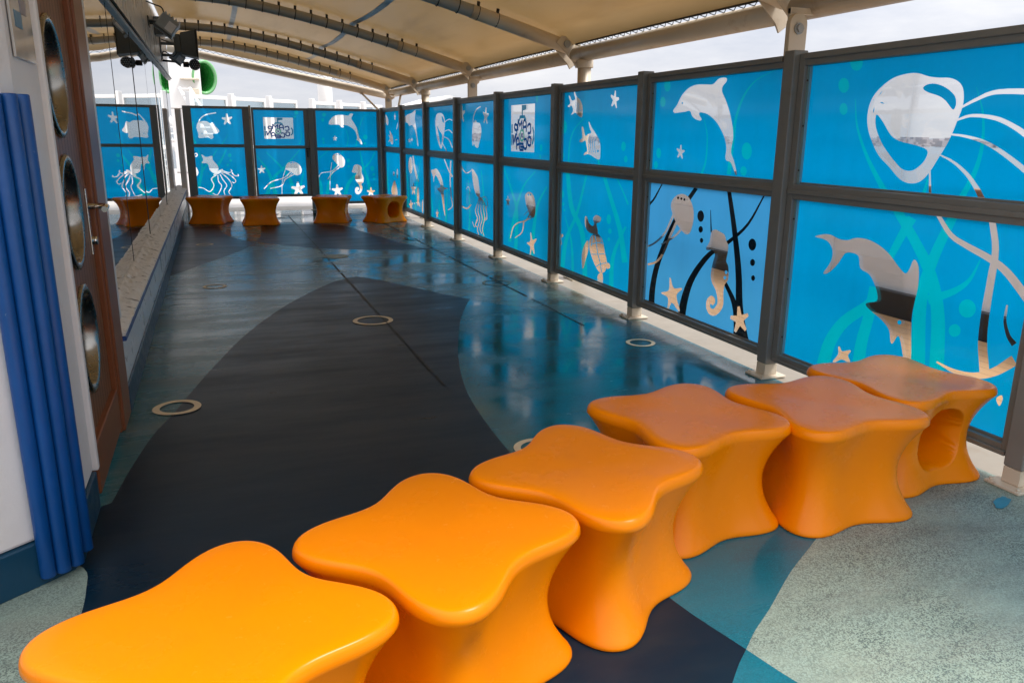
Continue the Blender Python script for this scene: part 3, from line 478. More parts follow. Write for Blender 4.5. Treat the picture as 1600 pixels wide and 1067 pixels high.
  ('k',0,[4.227,1.134,4.261,1.085,4.295,1.035,4.331,0.986,4.37,0.942,4.415,0.903,4.464,0.868,4.516,0.835,4.568,0.803,4.621,0.775,4.677,0.75,4.735,0.722,4.793,0.687,4.849,0.643,4.903,0.593,4.954,0.541,4.997,0.489,5.032,0.441,5.059,0.393,5.081,0.346,5.101,0.296,5.117,0.242,5.13,0.187,5.14,0.131,5.152,0.075,5.036,0.091,5.029,0.145,5.024,0.199,5.016,0.251,5.005,0.301,4.991,0.348,4.975,0.392,4.954,0.435,4.926,0.479,4.889,0.528,4.845,0.578,4.797,0.626,4.749,0.668,4.701,0.7,4.649,0.727,4.594,0.755,4.541,0.786,4.49,0.82,4.439,0.855,4.391,0.893,4.348,0.934,4.31,0.981,4.277,1.031,4.246,1.082,4.214,1.131]),
  ('k',0,[4.582,0.504,4.55,0.471,4.516,0.438,4.486,0.405,4.463,0.37,4.446,0.332,4.434,0.29,4.426,0.248,4.421,0.208,4.421,0.173,4.426,0.139,4.432,0.105,4.438,0.069,4.34,0.086,4.34,0.119,4.338,0.153,4.339,0.188,4.344,0.226,4.354,0.266,4.368,0.309,4.386,0.351,4.409,0.391,4.439,0.426,4.475,0.458,4.512,0.489,4.549,0.52]),
  ('k',0,[4.8,0.989,4.795,0.95,4.79,0.912,4.784,0.873,4.779,0.834,4.762,0.837,4.77,0.875,4.778,0.913,4.786,0.951,4.794,0.99]),
  ('k',0,[4.873,0.939,4.875,0.921,4.885,0.905,4.901,0.895,4.92,0.894,4.938,0.9,4.951,0.913,4.958,0.931,4.956,0.949,4.946,0.965,4.93,0.974,4.911,0.976,4.893,0.969,4.88,0.956]),
  ('k',0,[4.876,0.843,4.877,0.833,4.884,0.824,4.894,0.818,4.907,0.816,4.919,0.82,4.928,0.827,4.932,0.837,4.93,0.848,4.923,0.857,4.913,0.863,4.9,0.864,4.888,0.861,4.88,0.853]),
  ('k',0,[4.862,0.765,4.863,0.757,4.868,0.75,4.876,0.745,4.886,0.744,4.895,0.747,4.901,0.752,4.904,0.76,4.903,0.768,4.898,0.775,4.89,0.779,4.881,0.78,4.872,0.778,4.865,0.772]),
  ('k',0,[4.257,0.814,4.259,0.796,4.268,0.781,4.283,0.772,4.301,0.769,4.318,0.774,4.331,0.787,4.338,0.803,4.336,0.821,4.327,0.836,4.312,0.846,4.294,0.848,4.277,0.843,4.264,0.83]),
  ('k',0,[4.253,0.696,4.254,0.686,4.26,0.677,4.269,0.671,4.281,0.669,4.292,0.672,4.3,0.679,4.304,0.688,4.303,0.699,4.297,0.708,4.287,0.714,4.276,0.716,4.265,0.713,4.256,0.706]),
  ('k',0,[4.238,0.596,4.239,0.588,4.244,0.58,4.251,0.575,4.26,0.574,4.269,0.576,4.275,0.581,4.278,0.589,4.278,0.597,4.273,0.604,4.265,0.609,4.256,0.611,4.248,0.609,4.242,0.603]),
  ('c',0,[5.296,0.916,5.32,0.878,5.344,0.839,5.37,0.801,5.399,0.767,5.433,0.737,5.471,0.709,5.512,0.684,5.552,0.662,5.595,0.643,5.641,0.627,5.686,0.613,5.724,0.598,5.749,0.583,5.764,0.569,5.774,0.557,5.786,0.545,5.766,0.542,5.753,0.554,5.743,0.565,5.73,0.577,5.709,0.589,5.675,0.602,5.63,0.616,5.582,0.632,5.536,0.652,5.492,0.675,5.45,0.701,5.409,0.73,5.373,0.761,5.342,0.797,5.316,0.835,5.291,0.874,5.266,0.912]),
  ('c',0,[5.251,0.858,5.272,0.827,5.293,0.795,5.315,0.764,5.336,0.73,5.358,0.694,5.379,0.656,5.401,0.619,5.423,0.589,5.445,0.565,5.467,0.546,5.491,0.53,5.516,0.515,5.542,0.504,5.571,0.495,5.603,0.486,5.635,0.477,5.626,0.463,5.594,0.472,5.562,0.48,5.529,0.49,5.497,0.504,5.468,0.52,5.442,0.538,5.417,0.559,5.393,0.584,5.369,0.617,5.347,0.654,5.326,0.692,5.304,0.727,5.283,0.76,5.261,0.791,5.24,0.822,5.218,0.853]),
  ('c',0,[5.175,0.815,5.197,0.798,5.218,0.78,5.241,0.763,5.269,0.745,5.306,0.726,5.35,0.706,5.396,0.685,5.443,0.664,5.431,0.656,5.384,0.676,5.337,0.696,5.292,0.716,5.253,0.736,5.221,0.755,5.196,0.772,5.174,0.79,5.151,0.807]),
  ('c',1,[5.328,0.973,5.302,1.028,5.239,1.064,5.164,1.075,5.086,1.055,5.023,0.989,5.005,0.9,5.037,0.805,5.091,0.782,5.151,0.802,5.213,0.837,5.279,0.893]),
  ('k',0,[5.217,1.043,5.221,1.035,5.232,1.031,5.243,1.033,5.248,1.04,5.245,1.048,5.234,1.052,5.223,1.049]),
  ('k',0,[5.171,1.04,5.175,1.032,5.185,1.029,5.196,1.031,5.201,1.038,5.198,1.045,5.187,1.049,5.176,1.047]),
  ('k',0,[5.129,1.037,5.132,1.03,5.143,1.026,5.154,1.028,5.159,1.035,5.155,1.042,5.145,1.046,5.134,1.044]),
  ('c',1,[4.767,0.836,4.726,0.86,4.658,0.849,4.608,0.835,4.587,0.8,4.557,0.765,4.559,0.707,4.568,0.658,4.538,0.624,4.527,0.539,4.563,0.493,4.571,0.433,4.561,0.355,4.587,0.3,4.648,0.253,4.716,0.246,4.763,0.283,4.764,0.345,4.717,0.385,4.671,0.377,4.66,0.345,4.691,0.319,4.71,0.329,4.717,0.303,4.681,0.294,4.641,0.329,4.633,0.371,4.665,0.435,4.719,0.485,4.737,0.543,4.723,0.625,4.704,0.687,4.741,0.711,4.809,0.702,4.818,0.721,4.782,0.765]),
  ('f',0,[4.542,0.584,4.543,0.578,4.547,0.573,4.553,0.569,4.56,0.568,4.567,0.57,4.572,0.574,4.574,0.579,4.573,0.585,4.57,0.591,4.564,0.594,4.556,0.595,4.55,0.594,4.545,0.59]),
  ('f',0,[4.55,0.544,4.551,0.538,4.555,0.533,4.561,0.529,4.568,0.528,4.575,0.529,4.58,0.533,4.582,0.539,4.581,0.545,4.577,0.55,4.571,0.554,4.564,0.555,4.557,0.554,4.552,0.55]),
  ('c',1,[5.285,0.414,5.264,0.413,5.216,0.35,5.111,0.369,5.102,0.358,5.17,0.297,5.111,0.2,5.133,0.184,5.231,0.23,5.278,0.136,5.299,0.138,5.287,0.252,5.386,0.271,5.383,0.285,5.286,0.319]),
  ('c',0,[4.374,0.378,4.399,0.37,4.396,0.307,4.466,0.293,4.468,0.269,4.401,0.259,4.415,0.193,4.392,0.187,4.353,0.245,4.295,0.22,4.279,0.239,4.321,0.285,4.271,0.332,4.283,0.35,4.347,0.322]),
 ],
 '2l': [
  ('w',0,[6.65,1.319,6.58,1.227,6.51,1.135,6.442,1.047,6.38,0.964,6.323,0.89,6.269,0.823,6.222,0.758,6.18,0.692,6.147,0.624,6.12,0.555,6.096,0.485,6.071,0.416,5.973,0.437,6.002,0.505,6.03,0.573,6.061,0.641,6.098,0.71,6.144,0.776,6.196,0.84,6.253,0.906,6.313,0.979,6.379,1.059,6.449,1.146,6.523,1.237,6.597,1.327]),
  ('w',0,[7.33,1.141,7.304,1.053,7.281,0.963,7.252,0.875,7.21,0.794,7.145,0.729,7.067,0.679,6.996,0.627,6.94,0.553,6.905,0.444,6.882,0.311,6.864,0.168,6.843,0.028,6.733,0.05,6.756,0.188,6.776,0.329,6.801,0.462,6.839,0.573,6.901,0.652,6.979,0.708,7.054,0.755,7.114,0.813,7.155,0.889,7.185,0.973,7.21,1.062,7.238,1.149]),
  ('w',0,[6.849,1.167,6.899,1.065,6.95,0.96,7.002,0.857,7.058,0.763,7.121,0.684,7.19,0.614,7.258,0.543,7.315,0.46,7.355,0.363,7.382,0.257,7.404,0.148,7.429,0.04,7.317,0.054,7.299,0.161,7.283,0.267,7.263,0.369,7.232,0.462,7.184,0.54,7.124,0.609,7.06,0.679,7.001,0.76,6.951,0.856,6.904,0.959,6.858,1.064,6.814,1.165]),
  ('w',0,[6.254,1.143,6.222,1.115,6.19,1.088,6.159,1.06,6.13,1.032,6.102,1.005,6.076,0.978,6.05,0.95,6.024,0.923,5.997,0.93,6.024,0.957,6.052,0.984,6.08,1.011,6.11,1.038,6.141,1.065,6.173,1.092,6.207,1.12,6.24,1.147]),
  ('w',0,[7.33,0.705,7.283,0.643,7.235,0.583,7.191,0.519,7.158,0.447,7.138,0.361,7.127,0.265,7.12,0.163,7.112,0.064,7.046,0.076,7.061,0.174,7.075,0.273,7.092,0.369,7.119,0.454,7.159,0.526,7.209,0.588,7.264,0.647,7.317,0.708]),
  ('w',0,[6.055,0.738,6.113,0.669,6.177,0.599,6.236,0.524,6.28,0.44,6.3,0.349,6.303,0.251,6.299,0.152,6.298,0.054,6.202,0.072,6.21,0.168,6.22,0.265,6.224,0.358,6.212,0.444,6.178,0.522,6.127,0.594,6.071,0.664,6.018,0.734]),
  ('w',0,[7.35,0.919,7.354,0.902,7.366,0.888,7.385,0.879,7.406,0.877,7.426,0.883,7.441,0.896,7.446,0.912,7.443,0.929,7.43,0.944,7.411,0.952,7.39,0.954,7.37,0.948,7.356,0.935]),
  ('w',0,[7.337,0.821,7.339,0.813,7.346,0.805,7.357,0.801,7.369,0.8,7.381,0.802,7.389,0.809,7.392,0.817,7.39,0.825,7.382,0.833,7.372,0.837,7.36,0.838,7.348,0.835,7.34,0.829]),
  ('w',0,[7.313,0.763,7.315,0.757,7.32,0.751,7.328,0.748,7.337,0.747,7.345,0.749,7.351,0.753,7.354,0.759,7.352,0.765,7.347,0.77,7.339,0.774,7.33,0.775,7.321,0.773,7.315,0.768]),
  ('w',0,[6.313,0.772,6.315,0.753,6.326,0.736,6.342,0.726,6.361,0.724,6.379,0.731,6.392,0.745,6.398,0.763,6.396,0.783,6.385,0.8,6.369,0.81,6.35,0.812,6.332,0.805,6.319,0.791]),
  ('w',0,[6.293,0.669,6.295,0.658,6.303,0.648,6.316,0.642,6.33,0.64,6.343,0.644,6.353,0.651,6.357,0.661,6.355,0.672,6.346,0.682,6.334,0.688,6.32,0.69,6.307,0.686,6.297,0.679]),
  ('w',0,[6.313,0.592,6.315,0.584,6.322,0.577,6.332,0.573,6.344,0.571,6.355,0.573,6.363,0.578,6.367,0.585,6.365,0.593,6.358,0.6,6.347,0.605,6.335,0.606,6.324,0.604,6.316,0.599]),
  ('c',1,[6.734,0.529,6.679,0.588,6.565,0.614,6.464,0.563,6.412,0.469,6.359,0.375,6.385,0.295,6.478,0.259,6.567,0.291,6.662,0.368,6.728,0.451]),
  ('c',1,[6.348,0.377,6.304,0.368,6.296,0.339,6.349,0.318,6.368,0.343]),
  ('c',1,[6.764,0.525,6.839,0.476,6.894,0.375,6.879,0.255,6.847,0.247,6.81,0.328,6.756,0.426]),
  ('c',1,[6.473,0.262,6.538,0.223,6.521,0.155,6.465,0.105,6.429,0.145,6.432,0.248]),
  ('c',1,[6.852,0.731,6.811,0.748,6.765,0.695,6.686,0.67,6.647,0.695,6.674,0.743,6.607,0.781,6.515,0.764,6.534,0.722,6.601,0.7,6.565,0.614,6.74,0.602,6.834,0.649]),
  ('b',0,[6.699,0.491,6.635,0.51,6.574,0.526,6.513,0.532,6.452,0.536,6.45,0.543,6.512,0.539,6.576,0.532,6.64,0.516,6.704,0.497]),
  ('b',0,[6.682,0.402,6.616,0.411,6.549,0.421,6.479,0.433,6.409,0.446,6.411,0.452,6.48,0.439,6.55,0.427,6.616,0.417,6.683,0.408]),
  ('b',0,[6.576,0.3,6.53,0.321,6.483,0.34,6.427,0.354,6.369,0.365,6.371,0.371,6.43,0.36,6.488,0.346,6.538,0.326,6.584,0.304]),
  ('b',0,[6.628,0.594,6.611,0.559,6.593,0.521,6.577,0.472,6.556,0.422,6.523,0.38,6.492,0.341,6.478,0.304,6.469,0.268,6.455,0.271,6.464,0.307,6.478,0.345,6.51,0.384,6.542,0.425,6.562,0.475,6.579,0.523,6.597,0.561,6.614,0.596]),
  ('b',0,[6.68,0.575,6.688,0.529,6.696,0.482,6.681,0.483,6.673,0.53,6.665,0.576]),
  ('b',0,[6.524,0.585,6.495,0.554,6.468,0.524,6.455,0.527,6.482,0.558,6.51,0.589]),
  ('c',0,[7.419,0.568,7.441,0.568,7.455,0.509,7.516,0.515,7.524,0.494,7.471,0.466,7.5,0.41,7.483,0.397,7.436,0.44,7.393,0.399,7.375,0.413,7.398,0.467,7.345,0.497,7.35,0.517,7.41,0.509]),
 ],
 '3u': [
  ('w',0,[9.07,1.34,9.072,1.326,9.08,1.314,9.091,1.307,9.104,1.307,9.115,1.313,9.123,1.325,9.127,1.339,9.124,1.354,9.116,1.366,9.105,1.373,9.092,1.373,9.081,1.366,9.073,1.355]),
  ('w',0,[7.949,1.361,7.951,1.345,7.959,1.332,7.972,1.325,7.986,1.324,7.999,1.331,8.008,1.344,8.012,1.36,8.01,1.376,8.002,1.389,7.989,1.396,7.975,1.396,7.962,1.39,7.953,1.377]),
  ('w',0,[7.976,1.268,7.978,1.258,7.984,1.249,7.993,1.244,8.003,1.244,8.012,1.248,8.019,1.257,8.022,1.267,8.02,1.277,8.014,1.285,8.005,1.29,7.995,1.291,7.986,1.286,7.979,1.278]),
  ('w',0,[8.086,1.868,8.088,1.85,8.097,1.835,8.109,1.827,8.123,1.827,8.137,1.836,8.146,1.852,8.15,1.87,8.148,1.889,8.14,1.904,8.127,1.911,8.113,1.911,8.1,1.902,8.09,1.887]),
  ('c',0,[8.91,1.82,8.175,1.819,8.176,1.307,8.903,1.303]),
 ],
 '3l': [
  ('w',0,[9.165,1.099,9.092,1.031,9.019,0.964,8.95,0.899,8.89,0.836,8.839,0.78,8.793,0.731,8.758,0.676,8.736,0.604,8.734,0.506,8.747,0.389,8.766,0.263,8.783,0.14,8.663,0.155,8.655,0.276,8.643,0.4,8.638,0.516,8.649,0.614,8.679,0.688,8.722,0.743,8.776,0.792,8.834,0.846,8.901,0.908,8.977,0.972,9.058,1.037,9.137,1.103]),
  ('w',0,[8.14,1.111,8.233,1.069,8.33,1.027,8.426,0.98,8.515,0.923,8.593,0.854,8.663,0.775,8.726,0.69,8.786,0.604,8.842,0.515,8.891,0.422,8.939,0.328,8.988,0.233,8.876,0.24,8.835,0.334,8.795,0.427,8.754,0.518,8.707,0.605,8.655,0.69,8.599,0.773,8.538,0.85,8.469,0.918,8.39,0.973,8.302,1.02,8.21,1.063,8.122,1.106]),
  ('w',0,[7.82,0.966,7.885,0.918,7.953,0.869,8.02,0.817,8.076,0.758,8.118,0.694,8.15,0.625,8.176,0.553,8.2,0.477,8.222,0.396,8.241,0.311,8.258,0.224,8.276,0.137,8.148,0.152,8.138,0.237,8.129,0.323,8.118,0.405,8.104,0.484,8.088,0.558,8.07,0.628,8.047,0.695,8.013,0.756,7.966,0.812,7.909,0.863,7.847,0.912,7.788,0.962]),
  ('w',0,[9.241,1.018,9.216,1.013,9.189,1.008,9.167,1.002,9.155,0.995,9.157,0.982,9.17,0.965,9.183,0.948,9.183,0.935,9.159,0.929,9.124,0.927,9.09,0.926,9.066,0.922,9.053,0.912,9.047,0.898,9.042,0.882,9.037,0.867,9.026,0.868,9.031,0.883,9.035,0.899,9.042,0.913,9.056,0.925,9.085,0.93,9.121,0.931,9.153,0.932,9.172,0.937,9.172,0.948,9.159,0.965,9.146,0.982,9.143,0.996,9.158,1.005,9.182,1.011,9.209,1.016,9.234,1.022]),
  ('w',0,[9.039,1.038,9.007,1.03,8.973,1.024,8.945,1.016,8.927,1.006,8.928,0.992,8.942,0.974,8.956,0.955,8.954,0.939,8.929,0.926,8.892,0.917,8.851,0.908,8.813,0.899,8.805,0.902,8.844,0.911,8.885,0.92,8.92,0.929,8.943,0.94,8.945,0.955,8.931,0.974,8.917,0.992,8.916,1.008,8.936,1.019,8.966,1.027,9.0,1.034,9.031,1.041]),
  ('c',0,[8.3,0.631,8.328,0.609,8.353,0.587,8.381,0.566,8.414,0.549,8.46,0.537,8.519,0.527,8.583,0.517,8.643,0.503,8.694,0.488,8.741,0.472,8.784,0.452,8.822,0.427,8.852,0.395,8.876,0.359,8.896,0.32,8.918,0.282,8.891,0.284,8.868,0.321,8.846,0.36,8.822,0.396,8.793,0.425,8.758,0.447,8.719,0.464,8.675,0.479,8.628,0.493,8.574,0.504,8.512,0.514,8.448,0.525,8.391,0.54,8.348,0.56,8.316,0.583,8.289,0.606,8.261,0.627]),
  ('c',0,[8.484,0.528,8.492,0.495,8.497,0.463,8.507,0.431,8.53,0.403,8.571,0.378,8.628,0.355,8.692,0.331,8.755,0.306,8.742,0.302,8.678,0.326,8.612,0.349,8.55,0.373,8.502,0.401,8.474,0.432,8.461,0.465,8.453,0.498,8.443,0.53]),
  ('c',0,[8.349,0.662,8.377,0.648,8.405,0.634,8.433,0.619,8.461,0.605,8.45,0.602,8.421,0.616,8.391,0.63,8.362,0.644,8.334,0.658]),
  ('c',0,[8.215,0.613,8.238,0.604,8.259,0.595,8.282,0.586,8.31,0.577,8.346,0.568,8.39,0.558,8.437,0.548,8.484,0.538,8.474,0.528,8.428,0.538,8.38,0.549,8.335,0.559,8.296,0.569,8.265,0.579,8.24,0.588,8.218,0.597,8.196,0.606]),
  ('c',1,[8.426,0.78,8.438,0.825,8.364,0.866,8.29,0.876,8.191,0.851,8.131,0.785,8.112,0.681,8.157,0.605,8.255,0.605,8.331,0.661,8.394,0.719]),
  ('b',0,[8.313,0.843,8.319,0.833,8.333,0.829,8.347,0.831,8.353,0.84,8.347,0.849,8.334,0.854,8.319,0.851]),
  ('b',0,[8.25,0.849,8.255,0.84,8.269,0.835,8.283,0.838,8.289,0.846,8.283,0.855,8.27,0.86,8.256,0.857]),
  ('c',0,[8.992,0.782,9.01,0.78,9.018,0.737,9.068,0.738,9.073,0.723,9.029,0.705,9.049,0.664,9.035,0.656,8.999,0.689,8.962,0.662,8.948,0.672,8.97,0.71,8.928,0.734,8.934,0.749,8.982,0.74]),
  ('c',1,[8.252,0.424,8.227,0.417,8.185,0.353,8.075,0.382,8.074,0.36,8.144,0.301,8.116,0.21,8.15,0.209,8.201,0.247,8.242,0.164,8.267,0.174,8.251,0.264,8.347,0.289,8.348,0.303,8.253,0.332]),
 ],
 '4u': [
  ('c',0,[10.357,1.606,10.356,1.633,10.356,1.661,10.353,1.687,10.341,1.712,10.318,1.737,10.288,1.761,10.253,1.783,10.216,1.8,10.178,1.811,10.135,1.819,10.089,1.825,10.044,1.832,10.065,1.843,10.11,1.836,10.156,1.829,10.204,1.821,10.248,1.807,10.287,1.789,10.324,1.766,10.355,1.741,10.378,1.715,10.39,1.689,10.393,1.661,10.392,1.633,10.393,1.606]),
  ('c',1,[10.411,1.568,10.375,1.62,10.268,1.675,10.199,1.64,10.082,1.628,10.022,1.547,10.056,1.445,10.118,1.379,10.167,1.32,10.272,1.328,10.342,1.369,10.4,1.337,10.428,1.442]),
  ('b',0,[10.331,1.401,10.336,1.395,10.349,1.392,10.362,1.395,10.367,1.401,10.362,1.407,10.349,1.409,10.336,1.407]),
  ('c',0,[10.872,1.885,10.909,1.886,10.931,1.804,11.035,1.817,11.047,1.788,10.956,1.746,11.003,1.67,10.973,1.652,10.895,1.708,10.821,1.65,10.791,1.668,10.832,1.744,10.743,1.782,10.753,1.81,10.854,1.803]),
  ('c',0,[9.818,1.819,9.845,1.822,9.868,1.755,9.944,1.772,9.956,1.749,9.892,1.707,9.932,1.646,9.911,1.628,9.849,1.671,9.798,1.617,9.774,1.629,9.799,1.696,9.728,1.723,9.734,1.748,9.811,1.748]),
  ('c',0,[11.167,1.412,11.15,1.385,11.135,1.357,11.118,1.33,11.099,1.301,11.076,1.271,11.051,1.241,11.025,1.21,10.999,1.18,10.945,1.185,10.967,1.215,10.99,1.246,11.012,1.276,11.031,1.306,11.047,1.334,11.061,1.362,11.073,1.389,11.086,1.416]),
 ],
 '4l': [
  ('w',0,[10.044,1.032,10.019,0.956,9.992,0.883,9.969,0.803,9.957,0.703,9.959,0.573,9.973,0.421,9.991,0.259,10.006,0.1,9.924,0.11,9.915,0.267,9.905,0.427,9.898,0.578,9.903,0.707,9.922,0.807,9.952,0.887,9.985,0.959,10.017,1.034]),
  ('w',0,[10.622,0.875,10.605,0.763,10.586,0.65,10.572,0.54,10.569,0.435,10.583,0.338,10.608,0.246,10.639,0.155,10.668,0.062,10.575,0.071,10.555,0.163,10.532,0.252,10.515,0.344,10.509,0.44,10.519,0.545,10.541,0.654,10.567,0.766,10.592,0.877]),
  ('w',0,[11.026,0.392,11.027,0.31,11.027,0.228,11.027,0.146,11.028,0.063,10.929,0.076,10.945,0.156,10.962,0.236,10.978,0.316,10.994,0.395]),
  ('c',0,[11.153,1.098,11.167,1.037,11.185,0.975,11.197,0.912,11.194,0.843,11.173,0.762,11.139,0.673,11.094,0.59,11.037,0.527,10.962,0.491,10.869,0.473,10.776,0.469,10.691,0.471,10.616,0.483,10.558,0.505,10.509,0.529,10.462,0.55,10.507,0.557,10.557,0.536,10.604,0.513,10.647,0.496,10.69,0.489,10.754,0.488,10.832,0.491,10.909,0.506,10.975,0.539,11.029,0.598,11.074,0.68,11.107,0.768,11.128,0.848,11.131,0.915,11.12,0.977,11.102,1.038,11.087,1.099]),
  ('c',0,[11.009,1.124,10.996,1.102,10.985,1.079,10.968,1.056,10.941,1.035,10.899,1.013,10.848,0.991,10.791,0.973,10.73,0.963,10.663,0.964,10.601,0.973,10.547,0.986,10.503,0.997,10.471,1.006,10.446,1.016,10.427,1.026,10.407,1.035,10.43,1.04,10.453,1.03,10.474,1.021,10.496,1.013,10.526,1.005,10.569,0.995,10.62,0.984,10.669,0.977,10.709,0.977,10.752,0.985,10.801,1.002,10.848,1.023,10.884,1.043,10.906,1.063,10.919,1.084,10.927,1.107,10.938,1.129]),
  ('c',0,[10.688,0.747,10.665,0.759,10.642,0.772,10.621,0.782,10.613,0.784,10.596,0.779,10.574,0.767,10.555,0.751,10.544,0.736,10.544,0.723,10.551,0.709,10.563,0.695,10.572,0.68,10.558,0.68,10.547,0.695,10.534,0.709,10.525,0.724,10.524,0.738,10.534,0.754,10.553,0.77,10.576,0.784,10.603,0.791,10.639,0.787,10.665,0.775,10.69,0.762,10.714,0.75]),
  ('c',1,[10.433,1.03,10.339,1.02,10.24,0.971,10.183,0.942,10.135,0.86,10.087,0.715,10.157,0.677,10.278,0.722,10.37,0.824,10.42,0.93]),
  ('c',0,[10.132,0.691,10.145,0.672,10.157,0.654,10.17,0.635,10.188,0.612,10.217,0.583,10.255,0.549,10.288,0.514,10.304,0.481,10.289,0.453,10.253,0.427,10.219,0.403,10.203,0.382,10.218,0.359,10.251,0.336,10.286,0.314,10.304,0.295,10.296,0.282,10.271,0.275,10.244,0.272,10.22,0.267,10.2,0.276,10.224,0.281,10.25,0.284,10.268,0.289,10.274,0.297,10.258,0.313,10.223,0.334,10.188,0.359,10.172,0.385,10.188,0.409,10.223,0.433,10.257,0.458,10.271,0.484,10.256,0.515,10.223,0.549,10.186,0.582,10.156,0.612,10.137,0.635,10.123,0.655,10.111,0.673,10.098,0.691]),
  ('c',0,[10.133,0.69,10.129,0.672,10.125,0.655,10.122,0.638,10.125,0.616,10.139,0.589,10.161,0.557,10.181,0.523,10.189,0.492,10.175,0.465,10.147,0.441,10.121,0.418,10.111,0.391,10.127,0.357,10.16,0.318,10.194,0.279,10.211,0.244,10.204,0.218,10.182,0.197,10.155,0.178,10.132,0.159,10.105,0.165,10.128,0.184,10.154,0.203,10.174,0.223,10.181,0.247,10.164,0.28,10.131,0.319,10.098,0.358,10.081,0.394,10.091,0.423,10.117,0.447,10.144,0.47,10.156,0.495,10.149,0.525,10.129,0.557,10.107,0.59,10.092,0.618,10.088,0.64,10.091,0.659,10.095,0.675,10.098,0.693]),
  ('c',0,[10.132,0.688,10.113,0.672,10.092,0.657,10.075,0.64,10.063,0.62,10.059,0.594,10.062,0.564,10.065,0.533,10.063,0.503,10.049,0.476,10.028,0.452,10.011,0.428,10.007,0.402,10.024,0.371,10.056,0.337,10.088,0.302,10.104,0.273,10.097,0.25,10.075,0.233,10.049,0.219,10.026,0.204,10.0,0.21,10.023,0.225,10.049,0.24,10.068,0.255,10.075,0.275,10.059,0.303,10.027,0.337,9.995,0.372,9.977,0.404,9.981,0.432,9.998,0.457,10.018,0.481,10.031,0.507,10.033,0.536,10.029,0.567,10.026,0.597,10.03,0.624,10.042,0.645,10.06,0.662,10.08,0.678,10.099,0.694]),
  ('c',0,[10.13,0.687,10.095,0.672,10.06,0.658,10.027,0.643,10.0,0.624,9.979,0.6,9.964,0.572,9.951,0.542,9.939,0.514,9.925,0.488,9.912,0.464,9.903,0.44,9.904,0.412,9.923,0.379,9.954,0.34,9.984,0.302,10.0,0.268,9.993,0.242,9.972,0.221,9.946,0.203,9.923,0.184,9.897,0.19,9.92,0.209,9.945,0.227,9.964,0.247,9.971,0.271,9.956,0.303,9.926,0.341,9.894,0.38,9.875,0.414,9.873,0.443,9.882,0.469,9.895,0.493,9.908,0.518,9.919,0.546,9.932,0.576,9.948,0.605,9.969,0.63,9.997,0.65,10.031,0.666,10.066,0.68,10.1,0.695]),
  ('c',0,[10.128,0.687,10.077,0.673,10.026,0.66,9.978,0.646,9.938,0.629,9.903,0.606,9.874,0.579,9.849,0.551,9.831,0.524,9.818,0.496,9.812,0.467,9.811,0.441,9.816,0.422,9.832,0.412,9.855,0.407,9.879,0.406,9.883,0.405,9.878,0.406,9.859,0.416,9.834,0.428,9.812,0.44,9.833,0.443,9.855,0.432,9.881,0.42,9.901,0.409,9.91,0.399,9.885,0.396,9.851,0.399,9.813,0.407,9.788,0.422,9.781,0.443,9.782,0.47,9.788,0.5,9.801,0.528,9.819,0.556,9.843,0.584,9.873,0.612,9.909,0.635,9.951,0.654,10.001,0.669,10.052,0.682,10.102,0.696]),
  ('c',0,[10.028,0.672,9.977,0.682,9.926,0.692,9.882,0.699,9.851,0.698,9.823,0.684,9.798,0.66,9.781,0.634,9.774,0.613,9.78,0.599,9.796,0.589,9.817,0.579,9.837,0.567,9.821,0.565,9.801,0.576,9.778,0.587,9.759,0.599,9.752,0.615,9.759,0.637,9.776,0.663,9.801,0.688,9.834,0.704,9.881,0.707,9.934,0.699,9.986,0.689,10.036,0.68]),
  ('c',0,[10.241,0.379,10.263,0.345,10.284,0.308,10.306,0.277,10.324,0.262,10.335,0.266,10.362,0.283,10.39,0.307,10.418,0.328,10.439,0.323,10.411,0.303,10.382,0.279,10.354,0.26,10.313,0.257,10.285,0.277,10.263,0.309,10.241,0.346,10.22,0.379]),
 ],
 '5u': [
  ('c',0,[11.809,1.651,11.738,1.663,11.668,1.676,11.603,1.687,11.547,1.693,11.503,1.692,11.463,1.687,11.421,1.68,11.376,1.674,11.355,1.686,11.399,1.692,11.444,1.698,11.496,1.704,11.557,1.704,11.623,1.697,11.691,1.685,11.761,1.671,11.83,1.659]),
  ('c',0,[11.819,1.522,11.748,1.529,11.678,1.537,11.615,1.543,11.563,1.543,11.519,1.537,11.477,1.526,11.435,1.512,11.391,1.499,11.353,1.508,11.398,1.521,11.443,1.535,11.493,1.547,11.554,1.555,11.623,1.554,11.693,1.547,11.763,1.538,11.832,1.53]),
  ('c',0,[11.883,1.45,11.801,1.44,11.72,1.432,11.646,1.421,11.583,1.406,11.532,1.383,11.489,1.355,11.449,1.324,11.407,1.294,11.352,1.301,11.396,1.33,11.439,1.361,11.487,1.39,11.546,1.414,11.619,1.431,11.701,1.442,11.785,1.45,11.867,1.459]),
  ('c',0,[11.942,1.357,11.883,1.326,11.822,1.295,11.767,1.266,11.725,1.241,11.7,1.223,11.688,1.21,11.681,1.198,11.67,1.184,11.618,1.189,11.631,1.202,11.64,1.214,11.656,1.228,11.683,1.247,11.728,1.272,11.786,1.3,11.848,1.331,11.909,1.362]),
  ('c',1,[12.317,1.648,12.261,1.768,12.088,1.8,11.859,1.772,11.765,1.666,11.808,1.526,11.928,1.311,12.023,1.273,12.16,1.356,12.277,1.501]),
  ('b',1,[12.232,1.611,12.16,1.526,12.02,1.322,11.929,1.466,12.056,1.526]),
  ('b',1,[11.942,1.75,11.861,1.726,11.819,1.667,11.874,1.655,11.926,1.703]),
 ],
 '5l': [
